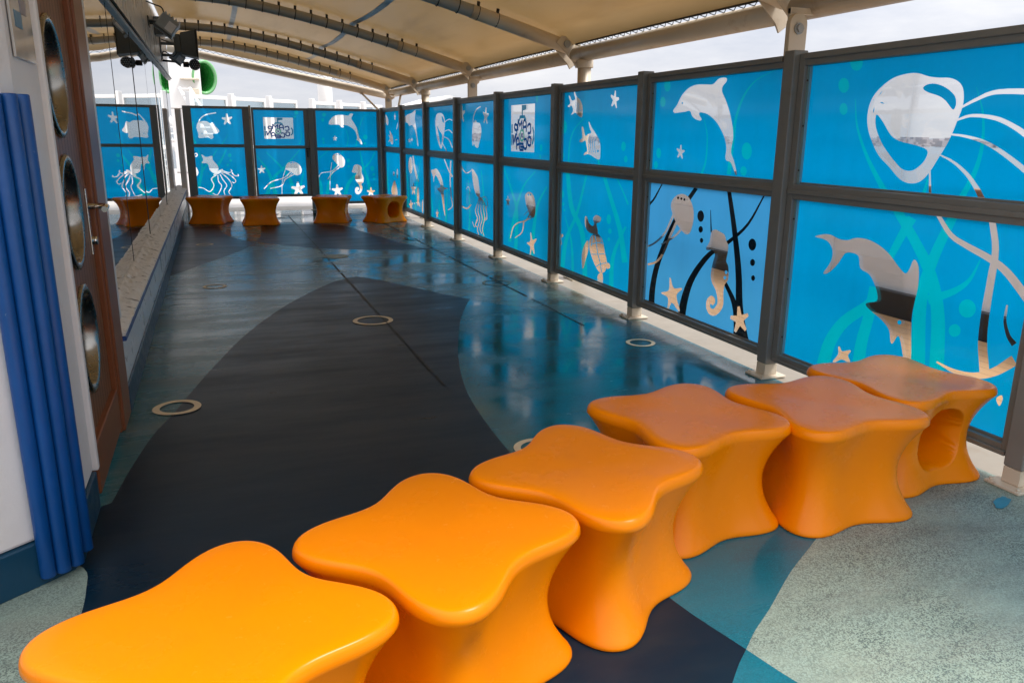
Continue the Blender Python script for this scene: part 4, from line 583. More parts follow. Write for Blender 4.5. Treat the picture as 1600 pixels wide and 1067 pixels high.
  ('w',0,[12.685,0.5,12.663,0.435,12.639,0.369,12.621,0.305,12.619,0.244,12.639,0.187,12.675,0.132,12.719,0.076,12.76,0.02,12.634,0.029,12.605,0.084,12.572,0.138,12.546,0.194,12.536,0.252,12.548,0.313,12.576,0.376,12.611,0.441,12.643,0.505]),
  ('w',0,[12.184,0.437,12.188,0.335,12.191,0.233,12.194,0.13,12.198,0.026,12.08,0.041,12.096,0.141,12.113,0.241,12.129,0.341,12.145,0.44]),
  ('w',0,[11.702,0.695,11.741,0.541,11.78,0.384,11.82,0.226,11.86,0.065,11.749,0.077,11.728,0.234,11.707,0.39,11.687,0.544,11.666,0.697]),
  ('c',0,[11.853,1.119,11.805,1.084,11.757,1.048,11.709,1.014,11.657,0.981,11.602,0.952,11.544,0.925,11.486,0.899,11.43,0.872,11.362,0.886,11.421,0.912,11.481,0.937,11.54,0.963,11.596,0.991,11.649,1.022,11.7,1.056,11.75,1.091,11.802,1.125]),
  ('c',0,[11.503,1.109,11.516,1.037,11.531,0.964,11.542,0.892,11.546,0.824,11.54,0.759,11.525,0.697,11.508,0.639,11.491,0.589,11.47,0.545,11.443,0.509,11.426,0.478,11.432,0.452,11.466,0.43,11.524,0.411,11.595,0.393,11.664,0.374,11.643,0.367,11.575,0.387,11.502,0.405,11.435,0.426,11.392,0.453,11.384,0.483,11.399,0.515,11.424,0.551,11.443,0.594,11.458,0.644,11.474,0.701,11.486,0.763,11.492,0.827,11.486,0.895,11.473,0.966,11.457,1.039,11.442,1.11]),
  ('c',1,[12.635,0.918,12.481,0.937,12.281,0.959,12.091,0.893,11.954,0.801,11.885,0.708,11.684,0.701,11.667,0.683,11.869,0.655,11.876,0.511,11.813,0.269,11.903,0.336,11.989,0.503,12.06,0.597,12.29,0.644,12.073,0.696,12.192,0.801,12.386,0.853,12.484,0.734,12.508,0.822]),
  ('c',0,[12.279,0.326,12.298,0.325,12.311,0.277,12.364,0.278,12.371,0.26,12.326,0.241,12.351,0.195,12.336,0.187,12.295,0.223,12.258,0.194,12.242,0.206,12.262,0.247,12.214,0.275,12.219,0.291,12.272,0.28]),
 ],
 '6u': [
  ('c',1,[14.543,1.723,14.3,1.804,13.874,1.837,13.679,1.872,13.6,1.849,13.669,1.739,13.57,1.552,13.454,1.299,13.534,1.311,13.633,1.498,13.859,1.628,14.105,1.622,14.188,1.664,14.39,1.685]),
  ('c',0,[14.091,1.411,14.115,1.411,14.13,1.385,14.197,1.388,14.205,1.379,14.147,1.367,14.178,1.343,14.159,1.338,14.109,1.356,14.062,1.339,14.042,1.345,14.067,1.368,14.008,1.381,14.015,1.39,14.081,1.386]),
  ('c',0,[13.918,1.421,13.939,1.421,13.952,1.399,14.009,1.401,14.016,1.394,13.967,1.383,13.993,1.363,13.977,1.359,13.933,1.374,13.893,1.36,13.876,1.364,13.898,1.384,13.847,1.395,13.853,1.402,13.909,1.399]),
 ],
 '6l': [
  ('c',0,[13.903,0.951,13.925,0.887,13.975,0.834,14.043,0.803,14.116,0.799,14.179,0.825,14.22,0.875,14.23,0.939,14.206,1.004,14.155,1.057,14.086,1.087,14.013,1.089,13.952,1.063,13.912,1.014]),
  ('c',0,[13.905,1.111,13.891,1.064,13.88,1.018,13.863,0.97,13.835,0.918,13.789,0.86,13.733,0.799,13.672,0.738,13.613,0.677,13.453,0.696,13.52,0.755,13.59,0.815,13.655,0.873,13.709,0.928,13.747,0.978,13.774,1.025,13.795,1.07,13.82,1.116]),
  ('c',0,[13.849,0.654,13.893,0.651,13.925,0.575,14.048,0.577,14.064,0.55,13.958,0.52,14.018,0.447,13.983,0.433,13.887,0.492,13.802,0.446,13.765,0.465,13.81,0.53,13.701,0.573,13.712,0.598,13.833,0.581]),
  ('c',0,[13.473,0.442,13.487,0.369,13.516,0.309,13.552,0.274,13.589,0.27,13.62,0.3,13.637,0.357,13.639,0.43,13.624,0.504,13.595,0.564,13.559,0.598,13.522,0.6,13.492,0.57,13.475,0.514]),
  ('c',0,[14.098,0.336,14.135,0.331,14.152,0.264,14.256,0.258,14.266,0.234,14.175,0.215,14.217,0.149,14.186,0.139,14.112,0.195,14.036,0.161,14.007,0.179,14.052,0.232,13.964,0.276,13.976,0.296,14.076,0.274]),
  ('c',0,[13.857,0.28,13.81,0.29,13.764,0.3,13.722,0.308,13.682,0.314,13.636,0.318,13.588,0.321,13.546,0.322,13.515,0.319,13.494,0.31,13.479,0.296,13.467,0.279,13.453,0.263,13.407,0.269,13.42,0.285,13.431,0.302,13.447,0.318,13.475,0.33,13.521,0.335,13.577,0.335,13.634,0.331,13.689,0.326,13.741,0.319,13.791,0.309,13.838,0.299,13.885,0.29]),
  ('c',1,[13.261,0.363,13.201,0.408,13.219,0.188,13.297,0.209]),
  ('w',0,[14.521,0.95,14.465,0.843,14.404,0.737,14.354,0.631,14.33,0.524,14.341,0.415,14.378,0.303,14.426,0.188,14.469,0.073,14.336,0.084,14.305,0.197,14.27,0.31,14.245,0.421,14.245,0.531,14.281,0.637,14.343,0.742,14.414,0.847,14.482,0.953]),
  ('w',0,[13.345,1.048,13.436,0.929,13.532,0.808,13.624,0.685,13.701,0.566,13.755,0.453,13.794,0.345,13.826,0.238,13.861,0.129,13.738,0.139,13.714,0.247,13.693,0.352,13.666,0.458,13.623,0.57,13.558,0.687,13.478,0.808,13.392,0.93,13.311,1.048]),
 ],
 '7u': [
  ('c',1,[16.144,1.858,16.023,1.818,15.907,1.755,15.909,1.662,16.024,1.648,16.118,1.696,16.275,1.685,16.136,1.746,16.257,1.797,16.13,1.783]),
  ('c',1,[15.794,1.54,15.648,1.494,15.509,1.419,15.51,1.303,15.649,1.283,15.762,1.34,15.952,1.322,15.784,1.401,15.93,1.462,15.777,1.448]),
  ('c',0,[15.246,1.861,15.266,1.861,15.284,1.815,15.34,1.822,15.349,1.806,15.302,1.782,15.332,1.74,15.317,1.73,15.27,1.761,15.232,1.729,15.214,1.739,15.233,1.781,15.18,1.803,15.184,1.819,15.241,1.815]),
  ('c',1,[15.183,1.554,15.068,1.671,15.01,1.685,15.047,1.613]),
  ('c',0,[15.306,1.363,15.255,1.364,15.203,1.366,15.153,1.367,15.102,1.368,15.112,1.386,15.162,1.383,15.212,1.38,15.262,1.378,15.313,1.375]),
 ],
 '7l': [
  ('c',0,[16.34,0.597,16.372,0.595,16.401,0.521,16.489,0.525,16.503,0.499,16.43,0.467,16.479,0.396,16.456,0.382,16.382,0.437,16.325,0.39,16.296,0.408,16.323,0.473,16.24,0.514,16.246,0.539,16.335,0.525]),
  ('c',1,[15.795,0.382,15.67,0.501,15.459,0.607,15.282,0.494,15.214,0.344,15.457,0.295,15.7,0.293]),
  ('c',0,[15.441,0.732,15.451,0.713,15.474,0.697,15.506,0.687,15.539,0.685,15.569,0.692,15.588,0.706,15.592,0.725,15.582,0.744,15.559,0.76,15.527,0.77,15.494,0.772,15.465,0.765,15.446,0.751]),
  ('c',0,[15.118,0.748,15.131,0.708,15.155,0.675,15.186,0.655,15.219,0.654,15.246,0.67,15.262,0.701,15.264,0.741,15.251,0.781,15.226,0.814,15.195,0.833,15.163,0.834,15.136,0.818,15.12,0.787]),
  ('w',0,[16.438,1.009,16.368,0.894,16.293,0.778,16.23,0.666,16.197,0.566,16.206,0.482,16.245,0.408,16.297,0.337,16.343,0.264,16.244,0.269,16.206,0.342,16.163,0.412,16.132,0.486,16.131,0.571,16.172,0.67,16.244,0.781,16.327,0.897,16.405,1.011]),
  ('w',0,[15.871,1.027,15.945,0.949,16.026,0.87,16.097,0.788,16.144,0.699,16.155,0.6,16.14,0.494,16.115,0.387,16.095,0.28,15.998,0.288,16.026,0.394,16.059,0.5,16.082,0.604,16.079,0.701,16.041,0.789,15.979,0.871,15.907,0.949,15.84,1.027]),
 ],
 'Au': [
  ('w',0,[-0.303,1.675,-0.316,1.617,-0.331,1.557,-0.344,1.498,-0.349,1.441,-0.344,1.389,-0.331,1.341,-0.315,1.296,-0.301,1.25,-0.267,1.265,-0.283,1.311,-0.3,1.355,-0.313,1.398,-0.32,1.445,-0.317,1.497,-0.306,1.554,-0.293,1.614,-0.281,1.673]),
  ('w',0,[0.295,1.45,0.281,1.427,0.268,1.404,0.255,1.381,0.239,1.357,0.221,1.332,0.201,1.306,0.18,1.28,0.16,1.253,0.174,1.243,0.194,1.27,0.213,1.297,0.232,1.324,0.249,1.351,0.264,1.376,0.277,1.4,0.288,1.423,0.3,1.447]),
  ('c',0,[-0.216,1.591,-0.202,1.624,-0.189,1.658,-0.175,1.689,-0.158,1.716,-0.137,1.738,-0.114,1.757,-0.088,1.773,-0.056,1.787,-0.018,1.799,0.027,1.808,0.074,1.816,0.12,1.824,0.119,1.845,0.073,1.836,0.025,1.828,-0.021,1.819,-0.061,1.807,-0.095,1.791,-0.124,1.773,-0.15,1.752,-0.173,1.728,-0.192,1.698,-0.208,1.665,-0.221,1.631,-0.235,1.598]),
  ('c',1,[-0.206,1.641,-0.158,1.676,-0.058,1.677,-0.004,1.643,0.047,1.66,0.093,1.586,0.152,1.506,0.105,1.458,0.034,1.451,0.038,1.388,-0.006,1.357,-0.06,1.387,-0.218,1.374,-0.223,1.444,-0.246,1.56,-0.223,1.647]),
  ('b',0,[-0.151,1.449,-0.154,1.443,-0.161,1.44,-0.167,1.443,-0.169,1.449,-0.166,1.456,-0.159,1.459,-0.153,1.456]),
  ('c',0,[0.318,1.824,0.295,1.822,0.282,1.751,0.219,1.754,0.211,1.729,0.266,1.7,0.238,1.633,0.257,1.619,0.304,1.672,0.35,1.628,0.369,1.645,0.343,1.707,0.4,1.746,0.393,1.77,0.329,1.755]),
 ],
 'Al': [
  ('w',0,[0.245,1.181,0.217,1.133,0.189,1.085,0.16,1.036,0.129,0.985,0.095,0.935,0.058,0.885,0.02,0.825,-0.016,0.747,-0.048,0.646,-0.077,0.53,-0.105,0.408,-0.133,0.29,-0.057,0.277,-0.033,0.397,-0.01,0.519,0.013,0.634,0.039,0.73,0.067,0.803,0.098,0.86,0.131,0.913,0.162,0.967,0.189,1.021,0.213,1.073,0.237,1.123,0.261,1.173]),
  ('w',0,[-0.258,1.162,-0.248,1.08,-0.235,0.999,-0.226,0.918,-0.228,0.835,-0.245,0.747,-0.273,0.654,-0.306,0.558,-0.337,0.462,-0.281,0.448,-0.254,0.545,-0.226,0.642,-0.201,0.74,-0.188,0.835,-0.19,0.924,-0.203,1.007,-0.221,1.087,-0.236,1.167]),
  ('w',0,[0.088,1.181,0.04,1.119,-0.007,1.055,-0.054,0.994,-0.098,0.938,-0.139,0.888,-0.178,0.843,-0.217,0.799,-0.256,0.755,-0.222,0.726,-0.186,0.773,-0.151,0.819,-0.114,0.867,-0.075,0.92,-0.034,0.979,0.01,1.043,0.054,1.109,0.098,1.173]),
  ('w',0,[0.334,1.059,0.329,1.042,0.319,1.029,0.306,1.022,0.291,1.022,0.279,1.029,0.271,1.042,0.269,1.059,0.274,1.075,0.284,1.088,0.297,1.096,0.311,1.096,0.324,1.088,0.332,1.075]),
  ('w',0,[0.333,0.963,0.33,0.952,0.323,0.943,0.313,0.938,0.303,0.938,0.294,0.943,0.288,0.952,0.287,0.963,0.29,0.975,0.297,0.984,0.307,0.989,0.317,0.989,0.326,0.984,0.332,0.975]),
  ('w',0,[0.273,0.88,0.271,0.87,0.264,0.861,0.255,0.857,0.246,0.857,0.238,0.861,0.233,0.87,0.232,0.88,0.235,0.891,0.241,0.899,0.25,0.903,0.259,0.903,0.267,0.899,0.272,0.89]),
  ('c',1,[-0.203,1.075,-0.124,1.028,-0.013,1.047,-0.01,0.976,0.068,0.869,0.073,0.786,-0.001,0.726,-0.076,0.787,-0.107,0.905,-0.212,0.918,-0.178,0.977]),
  ('c',1,[-0.018,0.71,0.136,0.804,0.144,0.761,0.019,0.686]),
  ('c',0,[0.026,0.703,0.0,0.685,-0.028,0.668,-0.054,0.648,-0.071,0.621,-0.068,0.589,-0.053,0.558,-0.038,0.527,-0.034,0.5,-0.045,0.469,-0.065,0.435,-0.089,0.406,-0.111,0.392,-0.132,0.396,-0.159,0.414,-0.188,0.438,-0.215,0.455,-0.24,0.463,-0.263,0.467,-0.285,0.47,-0.307,0.473,-0.309,0.461,-0.287,0.457,-0.266,0.455,-0.244,0.45,-0.222,0.443,-0.196,0.426,-0.168,0.403,-0.139,0.383,-0.109,0.377,-0.08,0.395,-0.053,0.426,-0.032,0.463,-0.019,0.499,-0.023,0.533,-0.038,0.566,-0.052,0.596,-0.054,0.618,-0.042,0.635,-0.02,0.652,0.009,0.669,0.035,0.687]),
  ('c',0,[0.049,0.689,0.049,0.659,0.048,0.627,0.049,0.596,0.054,0.567,0.067,0.543,0.086,0.524,0.1,0.507,0.103,0.486,0.091,0.448,0.069,0.401,0.043,0.357,0.02,0.33,0.003,0.325,-0.016,0.332,-0.038,0.345,-0.059,0.356,-0.065,0.345,-0.044,0.334,-0.022,0.32,0.001,0.311,0.027,0.319,0.054,0.349,0.081,0.395,0.105,0.443,0.118,0.485,0.114,0.515,0.098,0.536,0.081,0.554,0.07,0.573,0.066,0.599,0.066,0.629,0.067,0.66,0.067,0.691]),
  ('c',0,[0.088,0.704,0.101,0.675,0.114,0.646,0.128,0.616,0.142,0.588,0.159,0.562,0.177,0.539,0.191,0.516,0.196,0.496,0.189,0.475,0.171,0.45,0.151,0.424,0.138,0.396,0.138,0.368,0.144,0.341,0.152,0.315,0.159,0.289,0.17,0.292,0.163,0.319,0.156,0.345,0.151,0.37,0.151,0.394,0.162,0.417,0.182,0.442,0.202,0.468,0.211,0.496,0.205,0.524,0.19,0.549,0.172,0.573,0.156,0.598,0.144,0.625,0.131,0.654,0.118,0.684,0.105,0.713]),
  ('c',0,[0.119,0.725,0.15,0.697,0.182,0.668,0.212,0.639,0.237,0.61,0.257,0.581,0.274,0.551,0.286,0.522,0.289,0.495,0.28,0.467,0.26,0.437,0.239,0.408,0.225,0.381,0.225,0.359,0.233,0.343,0.242,0.33,0.25,0.317,0.26,0.324,0.252,0.338,0.243,0.35,0.238,0.362,0.238,0.378,0.25,0.4,0.272,0.429,0.293,0.461,0.304,0.494,0.301,0.527,0.289,0.56,0.271,0.591,0.25,0.622,0.225,0.652,0.195,0.682,0.163,0.711,0.132,0.74]),
  ('c',0,[0.135,0.743,0.169,0.729,0.204,0.716,0.238,0.702,0.268,0.686,0.297,0.664,0.325,0.638,0.349,0.612,0.363,0.592,0.366,0.577,0.361,0.565,0.353,0.555,0.345,0.549,0.339,0.549,0.329,0.554,0.317,0.561,0.305,0.568,0.299,0.557,0.31,0.55,0.323,0.542,0.335,0.536,0.349,0.536,0.362,0.544,0.373,0.558,0.38,0.577,0.377,0.599,0.361,0.623,0.337,0.65,0.308,0.677,0.278,0.7,0.246,0.718,0.212,0.733,0.177,0.747,0.143,0.761]),
  ('c',0,[0.144,0.764,0.171,0.754,0.199,0.743,0.227,0.733,0.252,0.728,0.275,0.73,0.295,0.736,0.312,0.746,0.323,0.756,0.325,0.77,0.318,0.782,0.309,0.791,0.302,0.8,0.292,0.792,0.299,0.782,0.307,0.773,0.312,0.766,0.312,0.763,0.305,0.758,0.291,0.751,0.273,0.746,0.254,0.745,0.232,0.75,0.206,0.759,0.178,0.771,0.151,0.782]),
  ('c',0,[0.308,0.73,0.318,0.716,0.328,0.701,0.339,0.686,0.354,0.675,0.373,0.669,0.394,0.666,0.414,0.665,0.43,0.668,0.438,0.68,0.434,0.691,0.429,0.7,0.426,0.709,0.415,0.703,0.418,0.694,0.423,0.685,0.424,0.68,0.425,0.681,0.415,0.68,0.397,0.681,0.377,0.684,0.362,0.69,0.352,0.699,0.342,0.712,0.333,0.727,0.323,0.742]),
  ('c',0,[-0.267,1.066,-0.271,1.05,-0.281,1.037,-0.293,1.03,-0.306,1.03,-0.317,1.037,-0.324,1.05,-0.325,1.066,-0.321,1.082,-0.312,1.095,-0.3,1.103,-0.287,1.103,-0.275,1.095,-0.269,1.082]),
  ('b',0,[-0.287,1.066,-0.29,1.057,-0.295,1.05,-0.301,1.046,-0.308,1.046,-0.314,1.05,-0.318,1.057,-0.319,1.066,-0.316,1.075,-0.311,1.083,-0.305,1.087,-0.298,1.087,-0.292,1.083,-0.288,1.075]),
  ('c',1,[-0.321,0.836,-0.295,0.8,-0.284,0.741,-0.312,0.682,-0.34,0.665]),
 ],
 'Bl': [
  ('w',0,[0.774,1.066,0.826,0.982,0.879,0.899,0.929,0.813,0.97,0.72,1.001,0.613,1.023,0.495,1.043,0.372,1.065,0.249,1.15,0.273,1.119,0.392,1.09,0.514,1.058,0.632,1.017,0.742,0.965,0.836,0.906,0.919,0.845,0.996,0.786,1.075]),
  ('w',0,[1.595,1.16,1.513,1.077,1.429,0.991,1.348,0.91,1.276,0.839,1.216,0.788,1.162,0.75,1.111,0.708,1.059,0.648,1.01,0.566,0.964,0.472,0.921,0.374,0.877,0.28,0.952,0.249,0.991,0.347,1.029,0.446,1.067,0.539,1.108,0.616,1.148,0.671,1.192,0.713,1.242,0.756,1.301,0.813,1.37,0.888,1.447,0.974,1.527,1.063,1.606,1.151]),
  ('w',0,[0.968,1.114,1.035,1.039,1.104,0.962,1.17,0.886,1.226,0.815,1.273,0.75,1.311,0.691,1.342,0.632,1.367,0.568,1.384,0.495,1.393,0.416,1.399,0.331,1.407,0.247,1.49,0.262,1.476,0.345,1.464,0.429,1.448,0.512,1.423,0.59,1.39,0.659,1.351,0.719,1.306,0.776,1.254,0.838,1.192,0.907,1.122,0.979,1.048,1.051,0.977,1.123]),
  ('w',0,[1.002,0.779,0.999,0.769,0.992,0.76,0.982,0.756,0.971,0.756,0.962,0.76,0.956,0.769,0.954,0.78,0.957,0.79,0.964,0.799,0.974,0.803,0.985,0.803,0.994,0.798,1.0,0.79]),
  ('w',0,[1.657,0.751,1.633,0.683,1.609,0.614,1.587,0.546,1.568,0.48,1.555,0.42,1.546,0.363,1.538,0.309,1.53,0.254,1.589,0.251,1.592,0.307,1.593,0.361,1.596,0.416,1.603,0.475,1.615,0.539,1.632,0.608,1.651,0.679,1.668,0.748]),
  ('c',0,[1.411,0.759,1.378,0.727,1.347,0.695,1.314,0.664,1.273,0.638,1.218,0.617,1.152,0.601,1.085,0.584,1.027,0.561,0.982,0.531,0.946,0.496,0.913,0.46,0.879,0.426,0.889,0.415,0.923,0.45,0.956,0.485,0.991,0.518,1.033,0.547,1.089,0.568,1.155,0.584,1.222,0.6,1.28,0.622,1.324,0.65,1.36,0.681,1.391,0.714,1.424,0.745]),
  ('c',0,[1.471,0.706,1.425,0.682,1.377,0.658,1.332,0.634,1.293,0.606,1.268,0.574,1.254,0.539,1.24,0.508,1.215,0.484,1.172,0.466,1.118,0.454,1.058,0.444,1.001,0.432,1.003,0.42,1.06,0.431,1.119,0.441,1.175,0.453,1.222,0.471,1.252,0.499,1.268,0.533,1.282,0.566,1.304,0.594,1.34,0.618,1.385,0.642,1.433,0.665,1.479,0.688]),
  ('c',0,[1.312,0.803,1.291,0.75,1.27,0.698,1.25,0.643,1.235,0.582,1.224,0.513,1.218,0.438,1.214,0.36,1.208,0.284,1.218,0.284,1.223,0.36,1.228,0.437,1.234,0.512,1.244,0.58,1.26,0.64,1.279,0.694,1.3,0.747,1.321,0.8]),
  ('c',0,[1.436,0.731,1.413,0.705,1.39,0.678,1.368,0.653,1.346,0.634,1.325,0.621,1.304,0.612,1.282,0.605,1.261,0.598,1.263,0.588,1.285,0.596,1.307,0.602,1.329,0.611,1.352,0.625,1.376,0.645,1.399,0.67,1.422,0.697,1.445,0.723]),
  ('c',1,[1.313,0.826,1.354,0.904,1.453,0.938,1.561,0.899,1.619,0.8,1.594,0.706,1.511,0.672,1.429,0.732,1.358,0.772,1.323,0.787]),
  ('b',0,[1.442,0.914,1.435,0.907,1.42,0.904,1.404,0.907,1.398,0.914,1.405,0.921,1.421,0.924,1.436,0.921]),
  ('b',0,[1.489,0.918,1.483,0.912,1.471,0.909,1.459,0.912,1.455,0.919,1.46,0.926,1.472,0.928,1.484,0.925]),
  ('c',0,[0.872,0.865,0.855,0.864,0.846,0.812,0.799,0.814,0.794,0.796,0.836,0.775,0.816,0.726,0.83,0.717,0.865,0.755,0.9,0.723,0.913,0.735,0.893,0.78,0.934,0.809,0.929,0.826,0.882,0.815]),
  ('c',0,[1.545,0.55,1.513,0.548,1.498,0.456,1.41,0.46,1.401,0.428,1.479,0.389,1.444,0.302,1.47,0.284,1.533,0.352,1.6,0.294,1.625,0.315,1.586,0.397,1.662,0.448,1.652,0.479,1.564,0.461]),
 ],
 'Bu': [
  ('w',0,[1.62,1.86,1.615,1.843,1.604,1.83,1.588,1.822,1.57,1.822,1.555,1.829,1.546,1.842,1.543,1.859,1.548,1.875,1.559,1.889,1.575,1.896,1.592,1.896,1.607,1.889,1.617,1.876]),
  ('w',0,[1.577,1.783,1.574,1.772,1.567,1.764,1.557,1.759,1.546,1.759,1.537,1.764,1.53,1.772,1.529,1.782,1.532,1.792,1.539,1.801,1.549,1.806,1.559,1.806,1.569,1.801,1.575,1.793]),
  ('w',0,[1.623,1.603,1.631,1.561,1.639,1.518,1.646,1.477,1.646,1.435,1.639,1.394,1.627,1.352,1.612,1.31,1.597,1.268,1.616,1.263,1.629,1.305,1.642,1.348,1.654,1.392,1.66,1.435,1.658,1.478,1.649,1.521,1.639,1.563,1.63,1.605]),
  ('c',0,[0.953,1.766,1.511,1.765,1.506,1.371,0.956,1.368]),
 ],
 'Cu': [
  ('w',0,[2.145,1.833,2.141,1.816,2.13,1.802,2.114,1.794,2.098,1.794,2.083,1.801,2.074,1.815,2.071,1.831,2.076,1.848,2.087,1.862,2.102,1.869,2.118,1.87,2.133,1.863,2.142,1.849]),
  ('w',0,[2.105,1.73,2.102,1.717,2.094,1.706,2.083,1.699,2.071,1.699,2.06,1.705,2.053,1.716,2.051,1.73,2.054,1.743,2.063,1.754,2.074,1.761,2.086,1.761,2.096,1.755,2.103,1.744]),
  ('w',0,[2.092,1.37,2.089,1.357,2.081,1.347,2.071,1.341,2.06,1.341,2.05,1.347,2.044,1.357,2.042,1.37,2.045,1.383,2.053,1.393,2.063,1.399,2.074,1.399,2.084,1.393,2.09,1.383]),
  ('w',0,[2.091,1.299,2.088,1.289,2.082,1.282,2.074,1.277,2.065,1.277,2.058,1.282,2.052,1.289,2.051,1.299,2.053,1.308,2.059,1.316,2.067,1.32,2.076,1.32,2.084,1.316,2.089,1.309]),
  ('w',0,[2.943,1.413,2.938,1.391,2.924,1.374,2.905,1.364,2.884,1.364,2.866,1.373,2.854,1.39,2.85,1.412,2.856,1.434,2.869,1.451,2.888,1.461,2.909,1.461,2.927,1.451,2.939,1.434]),
  ('w',0,[2.915,1.29,2.912,1.279,2.903,1.271,2.89,1.266,2.876,1.266,2.864,1.271,2.856,1.279,2.853,1.29,2.857,1.301,2.866,1.31,2.878,1.314,2.892,1.315,2.904,1.31,2.912,1.301]),
  ('w',0,[3.008,1.893,2.967,1.865,2.924,1.84,2.883,1.81,2.847,1.768,2.818,1.709,2.795,1.639,2.775,1.565,2.756,1.495,2.738,1.429,2.722,1.364,2.707,1.299,2.691,1.234,2.714,1.23,2.728,1.295,2.742,1.36,2.756,1.425,2.772,1.492,2.79,1.562,2.809,1.636,2.83,1.706,2.856,1.763,2.89,1.804,2.928,1.834,2.97,1.86,3.011,1.889]),
  ('w',0,[2.51,1.564,2.522,1.52,2.535,1.477,2.546,1.434,2.55,1.392,2.547,1.352,2.538,1.313,2.526,1.273,2.516,1.233,2.533,1.23,2.542,1.27,2.553,1.31,2.561,1.351,2.563,1.393,2.557,1.436,2.545,1.48,2.531,1.523,2.517,1.566]),
  ('c',1,[2.189,1.678,2.235,1.757,2.325,1.818,2.451,1.833,2.576,1.822,2.615,1.86,2.673,1.856,2.651,1.811,2.636,1.762,2.683,1.689,2.742,1.567,2.773,1.407,2.81,1.357,2.832,1.282,2.807,1.275,2.758,1.339,2.72,1.357,2.735,1.406,2.69,1.542,2.567,1.627,2.472,1.638,2.48,1.599,2.427,1.601,2.38,1.647,2.217,1.645]),
  ('c',0,[2.302,1.435,2.292,1.435,2.285,1.401,2.257,1.405,2.253,1.393,2.277,1.377,2.264,1.346,2.272,1.338,2.293,1.362,2.313,1.339,2.322,1.346,2.311,1.377,2.337,1.394,2.334,1.406,2.306,1.401]),
 ],
 'Cl': [
  ('w',0,[1.917,0.616,1.927,0.568,1.937,0.521,1.946,0.474,1.949,0.42,1.945,0.354,1.936,0.28,1.925,0.2,1.914,0.122,1.99,0.116,1.997,0.194,2.005,0.274,2.011,0.352,2.012,0.424,2.005,0.485,1.992,0.537,1.978,0.583,1.965,0.63]),
  ('w',0,[2.766,1.143,2.779,1.06,2.791,0.977,2.805,0.894,2.821,0.812,2.841,0.734,2.864,0.66,2.886,0.585,2.903,0.505,2.913,0.415,2.92,0.319,2.925,0.219,2.931,0.119,3.009,0.127,2.999,0.226,2.989,0.326,2.977,0.424,2.961,0.517,2.938,0.6,2.911,0.676,2.883,0.748,2.859,0.823,2.839,0.902,2.821,0.983,2.803,1.065,2.786,1.147]),
  ('w',0,[3.078,1.123,3.043,1.066,3.01,1.009,2.975,0.953,2.934,0.903,2.886,0.86,2.832,0.82,2.774,0.78,2.717,0.735,2.658,0.686,2.597,0.635,2.538,0.576,2.488,0.505,2.452,0.42,2.427,0.328,2.406,0.234,2.384,0.142,2.464,0.126,2.483,0.22,2.499,0.314,2.518,0.401,2.546,0.476,2.586,0.539,2.637,0.595,2.693,0.647,2.748,0.699,2.801,0.746,2.856,0.789,2.91,0.833,2.959,0.883,2.998,0.939,3.031,0.998,3.061,1.058,3.092,1.117]),
  ('w',0,[2.44,1.147,2.38,1.045,2.318,0.942,2.259,0.842,2.21,0.752,2.172,0.674,2.142,0.605,2.118,0.541,2.097,0.476,2.08,0.41,2.068,0.346,2.059,0.283,2.048,0.221,2.119,0.214,2.124,0.278,2.129,0.34,2.135,0.402,2.146,0.465,2.161,0.529,2.18,0.593,2.204,0.661,2.237,0.74,2.281,0.831,2.335,0.933,2.393,1.039,2.449,1.142]),
  ('w',0,[1.965,0.99,1.999,1.016,2.034,1.043,2.067,1.068,2.094,1.089,2.113,1.106,2.126,1.118,2.136,1.129,2.147,1.14,2.138,1.148,2.127,1.137,2.117,1.127,2.104,1.115,2.086,1.1,2.059,1.079,2.026,1.054,1.991,1.027,1.956,1.002]),
  ('w',0,[2.573,0.957,2.569,0.941,2.56,0.928,2.548,0.921,2.534,0.921,2.522,0.928,2.514,0.941,2.512,0.957,2.516,0.974,2.525,0.987,2.537,0.994,2.551,0.994,2.563,0.987,2.571,0.973]),
  ('w',0,[2.568,0.839,2.565,0.828,2.559,0.819,2.549,0.815,2.539,0.815,2.53,0.82,2.524,0.828,2.522,0.839,2.525,0.85,2.532,0.859,2.541,0.864,2.551,0.864,2.56,0.859,2.566,0.85]),
  ('w',0,[3.058,0.798,3.053,0.776,3.04,0.759,3.023,0.749,3.005,0.749,2.988,0.759,2.977,0.777,2.974,0.799,2.979,0.821,2.991,0.838,3.008,0.848,3.027,0.848,3.043,0.838,3.054,0.82]),
  ('w',0,[3.069,0.676,3.066,0.662,3.058,0.652,3.047,0.646,3.036,0.646,3.025,0.652,3.019,0.663,3.017,0.676,3.02,0.689,3.027,0.7,3.038,0.706,3.05,0.706,3.06,0.7,3.067,0.689]),
  ('w',0,[3.066,0.591,3.063,0.581,3.057,0.573,3.049,0.569,3.039,0.569,3.031,0.574,3.026,0.582,3.024,0.592,3.026,0.602,3.032,0.61,3.041,0.614,3.05,0.614,3.059,0.609,3.064,0.601]),
  ('c',0,[2.331,0.865,2.297,0.835,2.265,0.803,2.232,0.775,2.195,0.754,2.15,0.742,2.099,0.738,2.048,0.734,2.006,0.724,1.978,0.704,1.96,0.68,1.947,0.655,1.932,0.631,1.94,0.626,1.956,0.649,1.97,0.674,1.986,0.695,2.011,0.711,2.049,0.72,2.099,0.723,2.152,0.727,2.201,0.738,2.241,0.761,2.277,0.79,2.31,0.821,2.344,0.851]),
  ('c',0,[2.369,0.841,2.33,0.813,2.29,0.785,2.252,0.757,2.217,0.727,2.186,0.695,2.158,0.662,2.132,0.628,2.105,0.595,2.115,0.587,2.142,0.62,2.169,0.653,2.197,0.685,2.228,0.715,2.262,0.743,2.301,0.77,2.341,0.797,2.38,0.825]),
